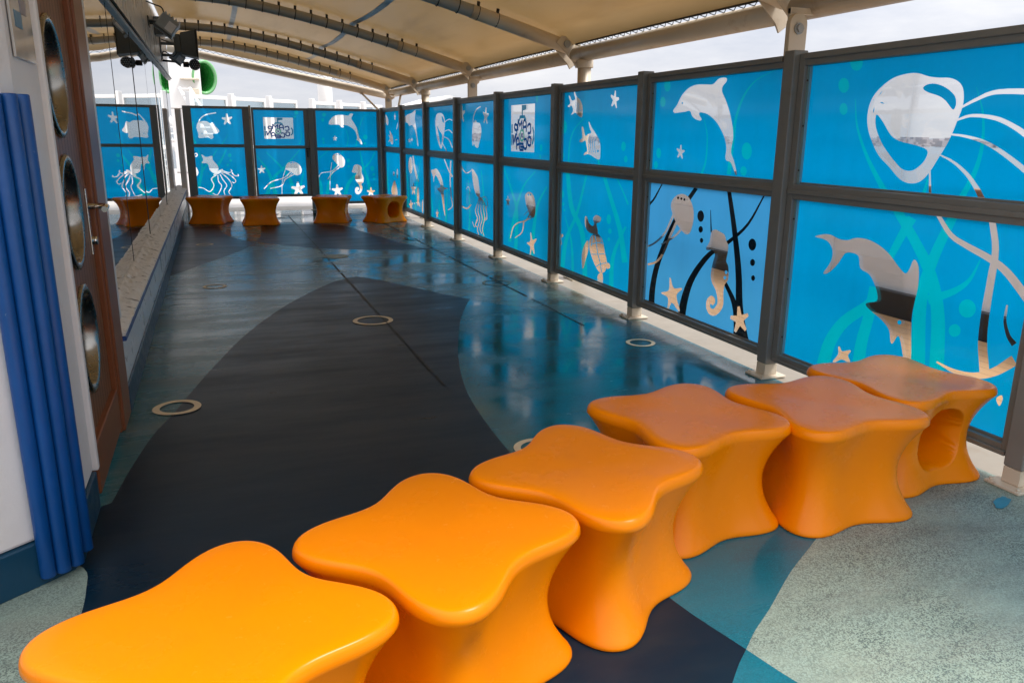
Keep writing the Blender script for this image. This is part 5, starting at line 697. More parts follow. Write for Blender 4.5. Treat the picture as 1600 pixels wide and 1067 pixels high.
  ('c',0,[2.207,0.921,2.196,0.86,2.184,0.799,2.173,0.737,2.164,0.671,2.158,0.602,2.153,0.529,2.149,0.455,2.145,0.382,2.155,0.381,2.159,0.455,2.163,0.529,2.168,0.601,2.174,0.671,2.183,0.736,2.194,0.798,2.206,0.859,2.217,0.92]),
  ('c',1,[2.23,0.995,2.249,1.065,2.328,1.097,2.415,1.05,2.469,0.97,2.457,0.857,2.391,0.815,2.33,0.87,2.271,0.941]),
  ('b',0,[2.337,1.072,2.332,1.065,2.319,1.062,2.307,1.065,2.302,1.072,2.308,1.079,2.32,1.082,2.333,1.079]),
  ('b',0,[2.388,1.067,2.382,1.06,2.369,1.057,2.357,1.06,2.352,1.067,2.358,1.074,2.37,1.077,2.383,1.074]),
  ('c',1,[2.6,0.738,2.622,0.781,2.648,0.856,2.713,0.879,2.769,0.856,2.801,0.818,2.797,0.716,2.832,0.614,2.823,0.525,2.78,0.492,2.803,0.423,2.782,0.346,2.728,0.288,2.676,0.294,2.65,0.348,2.663,0.412,2.708,0.432,2.735,0.406,2.723,0.37,2.7,0.365,2.707,0.345,2.738,0.355,2.751,0.411,2.728,0.488,2.674,0.56,2.662,0.636,2.693,0.707,2.634,0.712]),
  ('c',0,[2.306,0.493,2.279,0.491,2.267,0.407,2.193,0.411,2.186,0.382,2.252,0.346,2.223,0.267,2.245,0.251,2.298,0.313,2.354,0.26,2.376,0.28,2.342,0.354,2.406,0.4,2.397,0.428,2.323,0.412]),
  ('c',0,[2.986,0.417,2.966,0.417,2.953,0.357,2.898,0.365,2.891,0.344,2.938,0.314,2.913,0.258,2.928,0.245,2.971,0.286,3.01,0.243,3.027,0.256,3.005,0.312,3.055,0.342,3.05,0.363,2.994,0.356]),
 ],
}

LET = {'C': [[(1,.88),(.8,1),(.2,1),(0,.8),(0,.2),(.2,0),(.8,0),(1,.12)]], 'A': [[(0,0),(0,.72),(.3,1),(.7,1),(1,.72),(1,0)], [(0,.38),(1,.38)]],
       'M': [[(0,0),(0,1),(.5,.45),(1,1),(1,0)]], 'P': [[(0,0),(0,1),(.8,1),(1,.84),(1,.58),(.8,.42),(0,.42)]],
       'O': [[(.2,0),(.8,0),(1,.2),(1,.8),(.8,1),(.2,1),(0,.8),(0,.2),(.2,0)]], 'E': [[(1,1),(0,1),(0,0),(1,0)], [(0,.5),(.85,.5)]], 'N': [[(0,0),(0,1),(1,0),(1,1)]]}
def thick(P, w):
    Q = []
    for a, b in zip(P, P[1:]):
        t = (Vector(b) - Vector(a)); L = t.length; t /= L; n = Vector((-t.y, t.x)) * w / 2; a2 = Vector(a) - t * w * .4; b2 = Vector(b) + t * w * .4
        Q.append([tuple(a2 + n), tuple(b2 + n), tuple(b2 - n), tuple(a2 - n)])
    return Q
def logo(rect, flip):
    (u0, v0, u1, v1) = rect; W_, H_ = u1 - u0, v1 - v0; out = []
    def T(p): u = 1 - p[0] if flip else p[0]; return (u0 + u * W_, v0 + p[1] * H_)
    for ch, u, v, w, h, tl in (('C',.215,.49,.13,.20,-14),('A',.405,.555,.14,.25,-4),('M',.61,.565,.18,.22,5),('P',.79,.48,.13,.22,14),('O',.205,.23,.13,.19,10),('C',.37,.17,.12,.22,8),('E',.53,.105,.15,.14,0),('A',.69,.18,.13,.24,-8),('N',.835,.27,.13,.19,-12)):
        for st in LET[ch]:
            t = R(tl); P = []
            for a, b in st:
                x, y = (a - .5) * w * .92, (b - .5) * h * .92
                P.append(T((u + x * math.cos(t) - y * math.sin(t) * .6, v + x * math.sin(t) * 1.2 + y * math.cos(t))))
            for q in thick(P, .021 if flip else .029): out.append(('n', 0, q))
    def ell(cx, cy, rx, ry, n=20): return [T((cx + rx * math.cos(2 * PI * k / n), cy + ry * math.sin(2 * PI * k / n))) for k in range(n)]
    out.append(('g', 0, ell(.52, .35, .105, .135))); out.append(('c', 0, ell(.52, .35, .068, .09)))
    for q in thick([T((.485,.31)), T((.555,.39))], .02 * W_) + thick([T((.555,.31)), T((.485,.39))], .02 * W_): out.append(('n', 0, q))
    for st in ([(.515,.74),(.515,.955),(.37,.955),(.37,.92),(.50,.90)], [(.63,.68),(.60,.74),(.42,.74),(.37,.68)], [(.07,.5),(.035,.42),(.035,.28),(.08,.19)]):
        for q in thick([T(p) for p in st], .045 * W_): out.append(('t', 0, q))
    for st in ([(.955,.56),(.955,.42)], [(.955,.34),(.955,.16)]):
        for q in thick([T(p) for p in st], .05 * W_): out.append(('t', 0, q))
    return out
KI = {'b': 0, 'f': 1, 'w': 2, 'k': 3, 'n': 4, 't': 5, 'g': 6}
def film(name, rect, key, place, parent, base='b', extra=None):
    """film sheet with its cut-outs: rect in pane coordinates, place(a, b, off) gives the point"""
    u0, v0, u1, v1 = rect
    items = [(base, [(u0, v0), (u1, v0), (u1, v1), (u0, v1)])]
    for kind, sm, flat in ART.get(key, []):
        P = list(zip(flat[0::2], flat[1::2]))
        if kind == 'b': kind = base
        if sm: P = [(p.x, p.y) for p in spline([(a, b, 0) for a, b in P], 3, True)]
        items.append((kind, P))
    for kind, _, P in (extra or []): items.append((base if kind == 'b' else kind, P))
    vs, fs, og = cdt([P for _, P in items])
    bm = BM(); bv = [bm.verts.new(place(v.x, v.y)) for v in vs]
    for f, o in zip(fs, og):
        if 0 not in o: continue
        k = items[max(o)][0]
        if k == 'c': continue
        try: fc = bm.faces.new([bv[i] for i in f])
        except ValueError: continue
        fc.material_index = KI[k]
    bmesh.ops.delete(bm, geom=[v for v in bm.verts if not v.link_faces], context='VERTS')
    return link(name, bm, FK, parent)

# ------------------------------------------------------------------ fence along the right-hand side
FW, PY0, PS = 3.206, 2.2439, 1.7547
GXP = 3.29
HT, HM = 1.965, 1.18
DESC = {-1: 'plain blue film fence panel out of view, added for consistent light',  # this panel is unseen, added to keep the deck light consistent
  0: 'fence panel with large jellyfish cutout above a leaping shark cutout',
  1: 'fence panel with dolphin above seahorse and black seaweed on pale blue',
  2: 'fence panel with two striped fish above a sea turtle cutout',
  3: 'fence panel with rectangular round-lettered logo above a trailing jellyfish',
  4: 'fence panel with lantern fish and two stars above a squid',
  5: 'fence panel with small jellyfish above a diving dolphin and starfish',
  6: 'fence panel with distant dolphin above a narrow seahorse cutout',
  7: 'farthest fence panel by the corner with two small fish cutouts'}
def screw_bm(bm, x, y, z, r, ax):
    n = 8; P = [(r * math.cos(2 * PI * k / n), r * math.sin(2 * PI * k / n)) for k in range(n)]
    prism(bm, [(y + a, z + b) if ax == 'x' else (x + a, z + b) for a, b in P], ax, *((x - .003, x) if ax == 'x' else (y - .003, y)))
for i in range(-1, 8):
    ya, yb = PY0 + PS * i + .048, PY0 + PS * (i + 1) - .048
    p = empty('fence_section', (GXP, (ya + yb) / 2, .11), DESC[i], 'fence panel', 'film covered glass fence panels')
    fx0, fx1 = 3.245, 3.305
    bm = BM(); st = .05
    box(bm, fx0, fx1, ya, ya + st, .115, HT); box(bm, fx0, fx1, yb - st, yb, .115, HT)
    for z0, z1 in ((.115, .165), (HM - .045, HM + .045), (HT - .07, HT)):
        box(bm, fx0 + .002, fx1 - .002, ya + st - .001, yb - st + .001, z0, z1)
    box(bm, fx0 - .012, fx0 + .001, ya + st, yb - st, HT - .035, HT - .001); box(bm, fx0 - .012, fx0 + .001, ya + .012, yb - .012, HM - .012, HM + .014)
    box(bm, fx0 - .012, fx0 + .001, ya + .02, yb - .02, .115, .138)
    link('frame', bm, 'frame', p, bevel=.004)
    for nm, key, z0, z1 in (('upper_pane', 'u', HM + .045, HT - .07), ('lower_pane', 'l', .165, HM - .045)):
        bm = BM(); box(bm, GXP + .004, GXP + .012, ya + st - .012, yb - st + .012, z0 - .012, z1 + .012)
        pane = link(nm, bm, 'glass', p)
        rect = (ya + st, z0, yb - st, z1)
        base = 'f' if (i == 1 and key == 'l') else 'b'
        ex = logo((8.175, 1.305, 8.91, 1.82), False) if (i == 3 and key == 'u') else None
        fo = film('film', rect, f'{i}{key}', lambda a, b: (GXP, a, b), None, base, ex)
        fo.data.transform(Matrix.Translation(-p.location)); fo.parent = pane
        # glazing strip with its screws on the far stile
        bm = BM(); box(bm, fx0 + .022, GXP - .004, yb - st - .020, yb - st, z0, z1); link('glazing_strip', bm, 'gasket', p)
        bm = BM(); box(bm, fx0 + .03, GXP - .004, ya + st, yb - st, z0, z0 + .012); link('glazing_bead', bm, 'frame', p)
        if 0 <= i <= 3:
            for q in (.12, .5, .88):
                bm = BM(); screw_bm(bm, fx0 + .0215, yb - st - .010, z0 + (z1 - z0) * q, .006, 'x'); link('screw', bm, 'black', p)
PDESC = {-1: 'grey fence post off the right edge behind the viewer', 0: 'nearest grey fence post with cream foot at the right edge by the stool row',
  1: 'tall grey fence post between jellyfish panel and dolphin panel', 2: 'grey fence post between dolphin panel and two-fish panel', 3: 'grey fence post between two-fish panel and logo panel',
  4: 'grey fence post between logo panel and lantern fish panel', 5: 'grey fence post between lantern fish panel and small jellyfish panel', 6: 'slim far grey fence post between small jellyfish panel and distant dolphin panel',
  7: 'slim far grey fence post beside the last fence panel', 8: 'grey corner post where long fence meets the far gates'}
for i in range(-1, 9):
    y = PY0 + PS * i
    p = empty('fence_post', (FW + .04, y, 0), PDESC[i], 'post', 'grey posts of the long fence')
    bm = BM(); box(bm, FW, FW + .10, y - .045, y + .045, .09, HT + .02); link('shaft', bm, 'frame', p, bevel=.006)
    bm = BM(); box(bm, FW + .002, FW + .098, y - .043, y + .043, .014, .088); link('foot', bm, 'post_base', p, bevel=.004)
    bm = BM(); box(bm, FW - .05, FW + .14, y - .085, y + .085, .001, .014); link('base_plate', bm, 'post_base', p, bevel=.003)
    for a, b in ((-.03, -.065), (-.03, .065)):
        bm = BM(); tube(bm, [(FW + a, y + b, .013), (FW + a, y + b, .026)], .009, 6); link('bolt', bm, 'post_base', p)

# ------------------------------------------------------------------ gates closing the far end
GYP = 16.30
def gate(label, x0, x1, zb, zt, stl, str_, key, split, cat='gate', extra=None):
    p = empty('deck_gate', ((x0 + x1) / 2, GYP, zb), label, cat, 'film covered gates at the far end')
    y0, y1 = GYP - .05, GYP + .03
    bm = BM(); box(bm, x0, x0 + stl, y0, y1, zb, zt); box(bm, x1 - str_, x1, y0, y1, zb, zt)
    for a, b in ((zb, zb + .05), (split - .028, split + .028), (zt - .045, zt)): box(bm, x0 + stl - .001, x1 - str_ + .001, y0 + .002, y1 - .002, a, b)
    link('frame', bm, 'frame', p, bevel=.006)
    for nm, kk, a, b in (('upper_pane', 'u', split + .028, zt - .045), ('lower_pane', 'l', zb + .05, split - .028)):
        bm = BM(); box(bm, x0 + stl - .01, x1 - str_ + .01, GYP + .004, GYP + .012, a - .01, b + .01); pane = link(nm, bm, 'glass', p)
        fo = film('film', (x0 + stl, a, x1 - str_, b), key + kk, lambda u, v: (u, GYP, v), None, 'b', extra if kk == 'u' else None)
        fo.data.transform(Matrix.Translation(-p.location)); fo.parent = pane
    return p
gate('left far gate with lantern fish and star above a squid', -.465, .70, .24, 1.955, .145, .12, 'A', 1.235)
gB = gate('middle far gate with rectangular logo above a jellyfish and two stars', .745, 1.785, .265, 1.945, .035, .075, 'B', 1.215, extra=logo((.953, 1.37, 1.51, 1.766), True))
gC = gate('right far gate with dolphin above small jellyfish and seahorse', 1.895, 3.195, .105, 1.95, .045, .06, 'C', 1.18)
bm = BM(); box(bm, 1.72, 1.80, GYP - .085, GYP - .052, 1.17, 1.20); box(bm, 1.735, 1.76, GYP - .075, GYP - .052, 1.02, 1.16); link('latch', bm, 'black', gB, bevel=.005)
for x, lab in ((1.84, 'grey gate post between the logo gate and the dolphin gate'),):
    p = empty('gate_post', (x, GYP, 0), lab, 'post')
    bm = BM(); box(bm, x - .05, x + .05, GYP - .07, GYP + .03, .012, 1.95); link('shaft', bm, 'frame', p, bevel=.006)
    bm = BM(); box(bm, x - .08, x + .08, GYP - .1, GYP + .06, .001, .012); link('base_plate', bm, 'post_base', p)
p = empty('gate_post', (.722, GYP + .1, 0), 'pale thin hinge post seen through the slit left of the logo gate', 'post')
bm = BM(); box(bm, .703, .742, GYP + .05, GYP + .12, .012, 1.98); link('shaft', bm, 'post_base', p, bevel=.004)
bm = BM(); box(bm, .66, .79, GYP + .03, GYP + .16, .0, .011); link('base_plate', bm, 'post_base', p)

# ------------------------------------------------------------------ stools
H = .44
def stool_bm(hole=False):
    bm = BM(); NT = 288 if hole else 144; NZ = 84 if hole else 44
    def prof(z):
        t = (z - .205)
        if t > 0: q = min(1, t / .215) ; q = q ** 1.9 * (1 if q < 1 else 1)
        else: q = min(1, -t / .205); q = q ** 2.1
        at, bt = (.338, .070) if t > 0 else (.331, .064)
        return .262 + (at - .262) * q, .040 + (bt - .040) * q
    rows = []
    def rad(th, z, k=1.):
        a, b = prof(z); c = math.cos(4 * th); return (a + b * c + .006 * math.cos(8 * th)) * k
    zs = [(.0, .95), (.004, .975), (.012, .992)] + [(.022 + (.405 - .022) * i / NZ, 1.) for i in range(NZ + 1)] + [(.418, .997), (.428, .988), (.435, .974), (.4385, .957), (.4398, .938)]
    for z, k in zs:
        rows.append([(2 * PI * j / NT, z, rad(2 * PI * j / NT, min(z, .405), k)) for j in range(NT)])
    for q in (.85, .7, .5, .3, .12):
        rows.append([(2 * PI * j / NT, .4398 - .010 * (1 - q * q) * (.5 + .5 * (1 - q)), rad(2 * PI * j / NT, .405, .938 * q)) for j in range(NT)])
    V = []
    for row in rows:
        vr = []
        for th, z, r in row:
            ox = oy = 0
            if hole and .02 < z < .42:
                da = (th - 5 * PI / 4); da = (da + PI) % (2 * PI) - PI
                u, w = r * math.sin(da), z - .215
                if abs(da) < 1.2:
                    d = (abs(u / .118) ** 2.6 + abs(w / .128) ** 2.6) ** (1 / 2.6)
                    t = min(1, max(0, (1.12 - d) / .15)); sm = t * t * (3 - 2 * t)
                    ox, oy = -math.cos(5 * PI / 4) * .34 * sm, -math.sin(5 * PI / 4) * .34 * sm
            vr.append(bm.verts.new((r * math.cos(th) + ox, r * math.sin(th) + oy, z)))
        V.append(vr)
    for A, B in zip(V, V[1:]):
        for j in range(NT): bm.faces.new((A[j], A[(j + 1) % NT], B[(j + 1) % NT], B[j]))
    c = bm.verts.new((0, 0, .4298)); T = V[-1]
    for j in range(NT): bm.faces.new((T[j], T[(j + 1) % NT], c))
    bm.faces.new(V[0][::-1])
    return bm
SG = 'orange star-shaped stools on the deck'
src = {}
def stool(x, y, rot, label, hole=False, group=SG):
    if hole not in src:
        o = link('play_stool', stool_bm(hole), 'stool', None, smooth=True); src[hole] = o
    else:
        o = src[hole].copy(); COL.objects.link(o)
    o.location = (x, y, 0); o.rotation_euler = (0, 0, R(rot)); tag(o, label, 'stool', group)
stool(-.075, 1.655, -9, 'nearest orange stool, cut by the bottom left of the photo')
stool(.508, 1.914, -9, 'second orange stool of the front row, right of the nearest one')
stool(1.087, 2.177, -10, 'third orange stool of the front row, its tall side facing the viewer')
stool(1.685, 2.52, 54, 'fourth orange stool of the front row, sheen on its top')
stool(2.30, 2.45, 45, 'fifth orange stool of the front row, in front of the fence post foot')
stool(2.885, 2.62, 50, 'orange stool with a round hole touching the fence under the shark', True)
stool(-.11, 14.35, 22, 'far orange stool against the left wall sill, leftmost at the back')
stool(.67, 13.95, 45, 'far orange stool under the logo gate, second from the left wall')
stool(1.87, 13.98, 28, 'far orange stool under the dolphin gate')
stool(2.74, 13.78, 45 + 28, 'far orange stool with a round hole near the fence corner', True)

# ------------------------------------------------------------------ canopy
AP = [(3.56, 2.36), (2.96, 2.53), (2.154, 2.745), (1.31, 2.945), (.485, 3.085), (-.08, 3.13), (-.66, 3.13)]
arc = [(p.x, p.y) for p in spline([(a, b, 0) for a, b in AP], 5)]
def arcz(x):
    for (xa, za), (xb, zb) in zip(arc, arc[1:]):
        if xb <= x <= xa: return za + (zb - za) * (x - xa) / (xb - xa)
    return arc[-1][1] if x < arc[-1][0] else arc[0][1]
AY = [1.18, 4.53, 7.88, 11.26, 14.56, 16.95]
ADESC = ['grey canopy arch tube above the viewer', 'first canopy arch tube from the top right bracket over the jellyfish panel', 'second canopy arch tube rising from the node over the two-fish panel', 'third canopy arch tube rising from the node over the lantern fish panel',
  'fourth canopy arch tube, second from the far end', 'last curved canopy arch tube just before the straight end beam']
xs = [3.54] + [3.54 - (3.54 + .62) * k / 36 for k in range(1, 37)]
bm = BM(); yy = []
for a, b in zip(AY, AY[1:]): yy += [a + (b - a) * k / 8 for k in range(8)]
yy = [AY[0] - .12] + yy + [AY[-1], 17.10, 17.235]
def beamz(x): return 3.04 + (2.27 - 3.04) * (x + .66) / 4.22
G = []
for y in yy:
    k = next((j for j in range(len(AY) - 1) if AY[j] <= y <= AY[j + 1]), None); sag = 0
    if k is not None: t = (y - AY[k]) / (AY[k + 1] - AY[k]); sag = math.sin(PI * t)
    row = []
    for j, x in enumerate(xs):
        e = math.sin(PI * min(1, max(0, (3.54 - x) / 4.16)))
        ed = .03 * sag * max(0, 1 - (3.54 - x) / .35)
        if y > 17.0:
            t = (y - 16.95) / (17.235 - 16.95); row.append(bm.verts.new((x, y, (arcz(x) + .105) * (1 - t) + (beamz(x) + .115) * t))); continue
        row.append(bm.verts.new((x + (.012 if j == 0 else 0) - ed * .3, y, arcz(x) + .105 - .055 * sag * e - (.085 if j == 0 else 0) + ed * .2)))
    G.append(row)
for A, B in zip(G, G[1:]):
    for j in range(len(xs) - 1): bm.faces.new((A[j], A[j + 1], B[j + 1], B[j]))
fab = empty('canopy_awning', (1.4, 9, 2.36), 'beige fabric awning stretched over the whole deck walkway', 'awning')
link('fabric', bm, 'fabric', fab, smooth=True, solid=.004)
for k, (a, b) in enumerate(zip(AY, AY[1:])):     # seam strips along the fabric between arches
    for x in (1.9, .45):
        bm = BM(); ys = [a + (b - a) * q / 8 for q in range(9)]; pts = []
        for y in ys:
            t = (y - a) / (b - a); e = math.sin(PI * (3.54 - x) / 4.16); pts.append((x, y, arcz(x) + .105 - .055 * math.sin(PI * t) * e - .006))
        for p0, p1 in zip(pts, pts[1:]):
            x0 = p0[0]; bm.faces.new([bm.verts.new(q) for q in ((x - .035, p0[1], p0[2] + .009), (x + .035, p0[1], p0[2] - .009), (x + .035, p1[1], p1[2] - .009), (x - .035, p1[1], p1[2] + .009))])
        link('seam_tape', bm, 'arch', fab, solid=.002)
for k, y in enumerate(AY):
    p = empty('canopy_arch', (3.56, y, 2.36), ADESC[k], 'canopy arch', 'curved canopy arches')
    bm = BM(); tube(bm, [(x, y, z) for x, z in arc[1:]], .062, 16, caps=True); link('tube', bm, 'arch', p)
    # splice sleeve of cream paint near the beam
    bm = BM(); tube(bm, [(x, y, z) for x, z in arc[0:9]], .068, 16); link('sleeve', bm, 'cream', p)
    bm = BM(); x = 2.75
    pk = []
    while x > -.4:
        z = arcz(x); n = 14
        pk.append((x, z)); x -= .20
    for q, (x, z) in enumerate(pk):
        bm = BM(); sl = (arcz(x - .05) - arcz(x + .05)) / .1; c = math.cos(math.atan(sl)); s_ = math.sin(math.atan(sl))
        ring = [(x + s_ * .066 * math.cos(t), y + .066 * math.sin(t), z + .066 * math.cos(t) * c) for t in [2 * PI * w / 12 for w in range(13)]]
        tube(bm, ring, .0055, 5, caps=False); tube(bm, [(x, y - .02, z + .06), (x, y - .035, z + .105)], .016, 7)
        link('tie', bm, 'rope', p)
    # gusset plate and pin
    bm = BM(); Yg = y - .075
    prism(bm, [(3.36, 2.40), (3.42, 2.47), (3.60, 2.455), (3.66, 2.33), (3.64, 2.20), (3.585, 2.16), (3.55, 2.22)], 'y', Yg - .014, Yg); prism(bm, [(3.36, 2.40), (3.42, 2.47), (3.60, 2.455), (3.66, 2.33), (3.64, 2.20), (3.585, 2.16), (3.55, 2.22)], 'y', y + .07, y + .084)
    link('gusset', bm, 'cream', p, bevel=.004)
    for cx, cz, r_ in ((3.475, 2.39, .036), (3.60, 2.40, .016), (3.60, 2.22, .016)):
        bm = BM(); tube(bm, [(cx, Yg - .034, cz), (cx, Yg - .0145, cz)], r_, 10); link('pin', bm, 'mid_grey' if r_ > .02 else 'post_base', p, bevel=.003)
def lacing(bm, P0, P1, n):
    rnd = random.Random(5)
    for k in range(n):
        a = P0(k / n); b = P1((k + .5) / n); c = P0((k + 1) / n)
        tube(bm, [a, b], .0035, 5); tube(bm, [b, c], .0035, 5)
for k, (a, b) in enumerate(zip(AY, AY[1:])):
    p = empty('edge_beam', (3.59, (a + b) / 2, 2.29), ['cream edge tube above the fence at the top right corner', 'long cream edge tube with rope lacing above the dolphin and fish panels', 'cream edge tube with rope lacing above the logo and lantern fish panels', 'cream edge tube with rope lacing above the small jellyfish panel', 'short far cream edge tube near the fence corner'][k], 'beam', 'cream edge tubes of the canopy')
    bm = BM(); tube(bm, [(3.59, a + .086, 2.29), (3.59, b - .086, 2.29)], .078, 20); link('tube', bm, 'cream', p)
    def P0(t, a=a, b=b):
        y = a + .15 + (b - a - .3) * t; sg = .03 * math.sin(PI * (y - a) / (b - a)); return (3.552 - sg * .3 - .006, y, arcz(3.54) + .018 + sg * .1)
    def P1(t, a=a, b=b): return (3.565, a + .15 + (b - a - .3) * t, 2.362)
    bm = BM(); lacing(bm, P0, P1, 26); tube(bm, [P0(t / 20) for t in range(21)], .008, 6); link('lacing', bm, 'rope', p)
eb = empty('end_beam', (1.6, 17.32, 2.6), 'straight cream beam closing the far end of the canopy, rope laced', 'beam')
E0, E1 = Vector((3.56, 17.32, 2.27)), Vector((-.66, 17.32, 3.04))
bm = BM(); tube(bm, [E0, E1], .075, 18); link('tube', bm, 'cream', eb)
bm = BM()
lacing(bm, lambda t: (3.4 - 4.0 * t, 17.24, beamz(3.4 - 4.0 * t) + .112), lambda t: (3.4 - 4.0 * t, 17.31, beamz(3.4 - 4.0 * t) + .078), 34); link('lacing', bm, 'rope', eb)
for y, lab in ((7.60, 'round cream canopy column rising behind the two-fish panel'), (14.1, 'distant round cream canopy column behind the far fence panels')):
    p = empty('canopy_column', (3.59, y, 0), lab, 'column', 'round cream canopy columns')
    bm = BM(); tube(bm, [(3.59, y, .012), (3.59, y, 2.20)], .068, 20); link('shaft', bm, 'cream', p)
    bm = BM(); tube(bm, [(3.59, y, 2.15), (3.59, y, 2.225)], .09, 20); link('collar', bm, 'cream', p, bevel=.006)
    bm = BM(); box(bm, 3.47, 3.71, y - .12, y + .12, -.004, .012); link('base_plate', bm, 'cream', p)
for y, lab in ((4.21, 'cream bolted bracket plate on the fence post by the jellyfish panel'), (10.78, 'cream bolted bracket plate above the logo panel post'), (16.4, 'small cream bracket plate at the far fence corner')):
    p = empty('canopy_bracket', (3.40, y, 1.98), lab, 'bracket', 'cream bracket plates under the canopy edge')
    bm = BM()
    out = [(3.345 + 0, 1.97), (3.475, 1.97)] + [(3.41 + .065 * math.cos(t), 2.16 + .065 * math.sin(t)) for t in [PI * k / 10 for k in range(11)]]
    prism(bm, out, 'y', y - .02, y + .02); link('plate', bm, 'cream', p, bevel=.004)
    bm = BM(); box(bm, 3.33, 3.49, y - .075, y + .075, 1.955, 1.969); link('foot', bm, 'cream', p)
    bm = BM(); tube(bm, [(3.41, y - .045, 2.135), (3.41, y - .0205, 2.135)], .024, 6); tube(bm, [(3.41, y - .028, 2.135), (3.41, y - .021, 2.135)], .034, 14); link('bolt', bm, 'mid_grey', p)
    bm = BM(); box(bm, 3.375, 3.39, y + .021, y + .05, 1.97, 2.26); box(bm, 3.375, 3.58, y + .022, y + .05, 2.225, 2.262); link('web', bm, 'cream', p, bevel=.003)
for P, lab in ((((3.02, 17.3, 2.31), (3.36, 16.9, 1.9)), 'thin cream diagonal strut from the end beam down to the dolphin gate'), (((3.58, 16.0, 2.24), (3.40, 15.5, 1.9)), 'thin cream diagonal strut behind the last fence panel')):
    bm = BM(); tube(bm, P, .022, 8); tube(bm, [Vector(P[0]) + Vector((0, -.03, 0)), Vector(P[0]) + Vector((0, .03, 0))], .035, 8); tag(link('brace_strut', bm, 'cream'), lab, 'strut', 'diagonal canopy struts')

# ------------------------------------------------------------------ left side: corner bulkhead, door, window wall
cb = empty('corner_bulkhead', (-.62, 2.85, 0), 'white steel bulkhead corner with blue ribbed guard at the left edge', 'bulkhead')
foot = [(-2.6, 1.30), (-.66, 2.80), (-.585, 2.865), (-.563, 2.93), (-.560, 3.36), (-2.6, 3.36)]
bm = BM(); prism(bm, foot, 'z', .16, 3.2); link('wall_panel', bm, 'white', cb, bevel=.012)
def grow(P, d): return [(-2.6, 1.285)] + [(-.650, 2.787), (-.572, 2.853), (-.549, 2.925), (-.549, 3.36)] + [(-2.6, 3.36)]
bm = BM(); prism(bm, grow(foot, .012), 'z', .0, .158); link('baseboard', bm, 'navy_paint', cb, bevel=.004)
for x, y in ((-.640, 2.780), (-.598, 2.802), (-.562, 2.838), (-.540, 2.896)):
    bm = BM(); tube(bm, [(x, y, .03 if y < 2.85 else .05), (x, y, .5), (x, y, 1.0), (x, y, 1.605)], .0245, 16)
    link('rib', bm, 'blue', cb, bevel=.005)
bm = BM(); box(bm, -.572, -.535, 2.90, 3.02, .06, 1.602); link('guard_plate', bm, 'blue', cb, bevel=.012)
# print plate on the narrow face
sg = empty('deck_sign', (-.55, 3.15, 1.9), 'clear plastic sign with faded blue print on the white wall left of the door', 'sign')
bm = BM(); box(bm, -.559, -.551, 2.98, 3.30, 1.72, 2.25); link('plate', bm, paint('aged_clear_plastic', (.50, .47, .44), .08, .1, 5), sg, bevel=.002)
for y0, y1, z0, z1, mt in ((3.12,3.20,2.06,2.13,'decal_blue'),(3.14,3.21,1.985,2.04,'decal_grey'),(3.03,3.11,1.94,2.02,'decal_blue'),(3.13,3.22,1.93,1.98,'decal_blue'),(3.13,3.22,1.865,1.91,'decal_grey'),(3.03,3.13,1.815,1.865,'decal_blue'),(3.03,3.19,2.16,2.175,'decal_blue')):
    bm = BM(); box(bm, -.5505, -.549, y0, y1, z0, z1); link('print', bm, mt, sg)

dr = empty('cabin_door', (-.56, 3.95, .03), 'dark varnished plank door with three round portholes in a white frame', 'door')
DX = -.575; DY0, DY1 = 3.40, 4.24
PH = [(3.735, 1.705), (3.735, 1.165), (3.735, .625)]; PR = .225
# leaf with three round openings (CDT, then given thickness)
polys = [[(DY0, .06), (DY1, .06), (DY1, 3.0), (DY0, 3.0)]] + [[(cy + PR * math.cos(2 * PI * k / 40), cz + PR * math.sin(2 * PI * k / 40)) for k in range(40)] for cy, cz in PH]
vs, fs, og = cdt(polys); bm = BM()
A = [bm.verts.new((DX, v.x, v.y)) for v in vs]
for f, o in zip(fs, og):
    if max(o) > 0: continue
    bm.faces.new([A[i] for i in f])
r_ = bmesh.ops.extrude_face_region(bm, geom=bm.faces[:]); bmesh.ops.translate(bm, vec=(-.055, 0, 0), verts=[g for g in r_['geom'] if isinstance(g, bmesh.types.BMVert)])
link('door_leaf', bm, 'door_wood', dr)
for cy, cz in PH:
    bm = BM(); n = 48; prof = [(PR + .012, -.0), (PR + .012, .012), (PR - .008, .016), (PR - .022, .006), (PR - .028, -.05), (PR - .028, -.13)]
    rr = [[bm.verts.new((DX + d, cy + r0 * math.cos(2 * PI * k / n), cz + r0 * math.sin(2 * PI * k / n))) for k in range(n)] for r0, d in prof]
    for a, b in zip(rr, rr[1:]):
        for k in range(n): bm.faces.new((a[k], a[(k + 1) % n], b[(k + 1) % n], b[k]))
    rim = link('porthole_rim', bm, 'brass', dr, smooth=True)
    bm = BM(); prism(bm, [(cy + (PR - .031) * math.cos(2 * PI * k / n), cz + (PR - .031) * math.sin(2 * PI * k / n)) for k in range(n)], 'x', DX - .13, DX - .115)
    g = link('porthole_glass', bm, 'port_glass', dr)
bm = BM(); box(bm, DX - .03, -.535, 4.26, 4.56, .0, 3.0); box(bm, DX - .03, -.548, 4.235, 4.262, .0, 3.0); link('jamb', bm, 'jamb_wood', dr, bevel=.008)
bm = BM(); box(bm, DX - .02, -.549, 3.42, 4.23, .03, .24); link('kick_board', bm, 'jamb_wood', dr, bevel=.006)
bm = BM(); box(bm, DX - .1, -.54, 3.36, 3.40, .158, 3.1); link('white_frame', bm, 'white', dr, bevel=.008)
hd = None
bm = BM(); box(bm, DX + .001, DX + .008, 4.15, 4.21, .93, 1.24); link('handle_plate', bm, 'chrome', dr, bevel=.002)
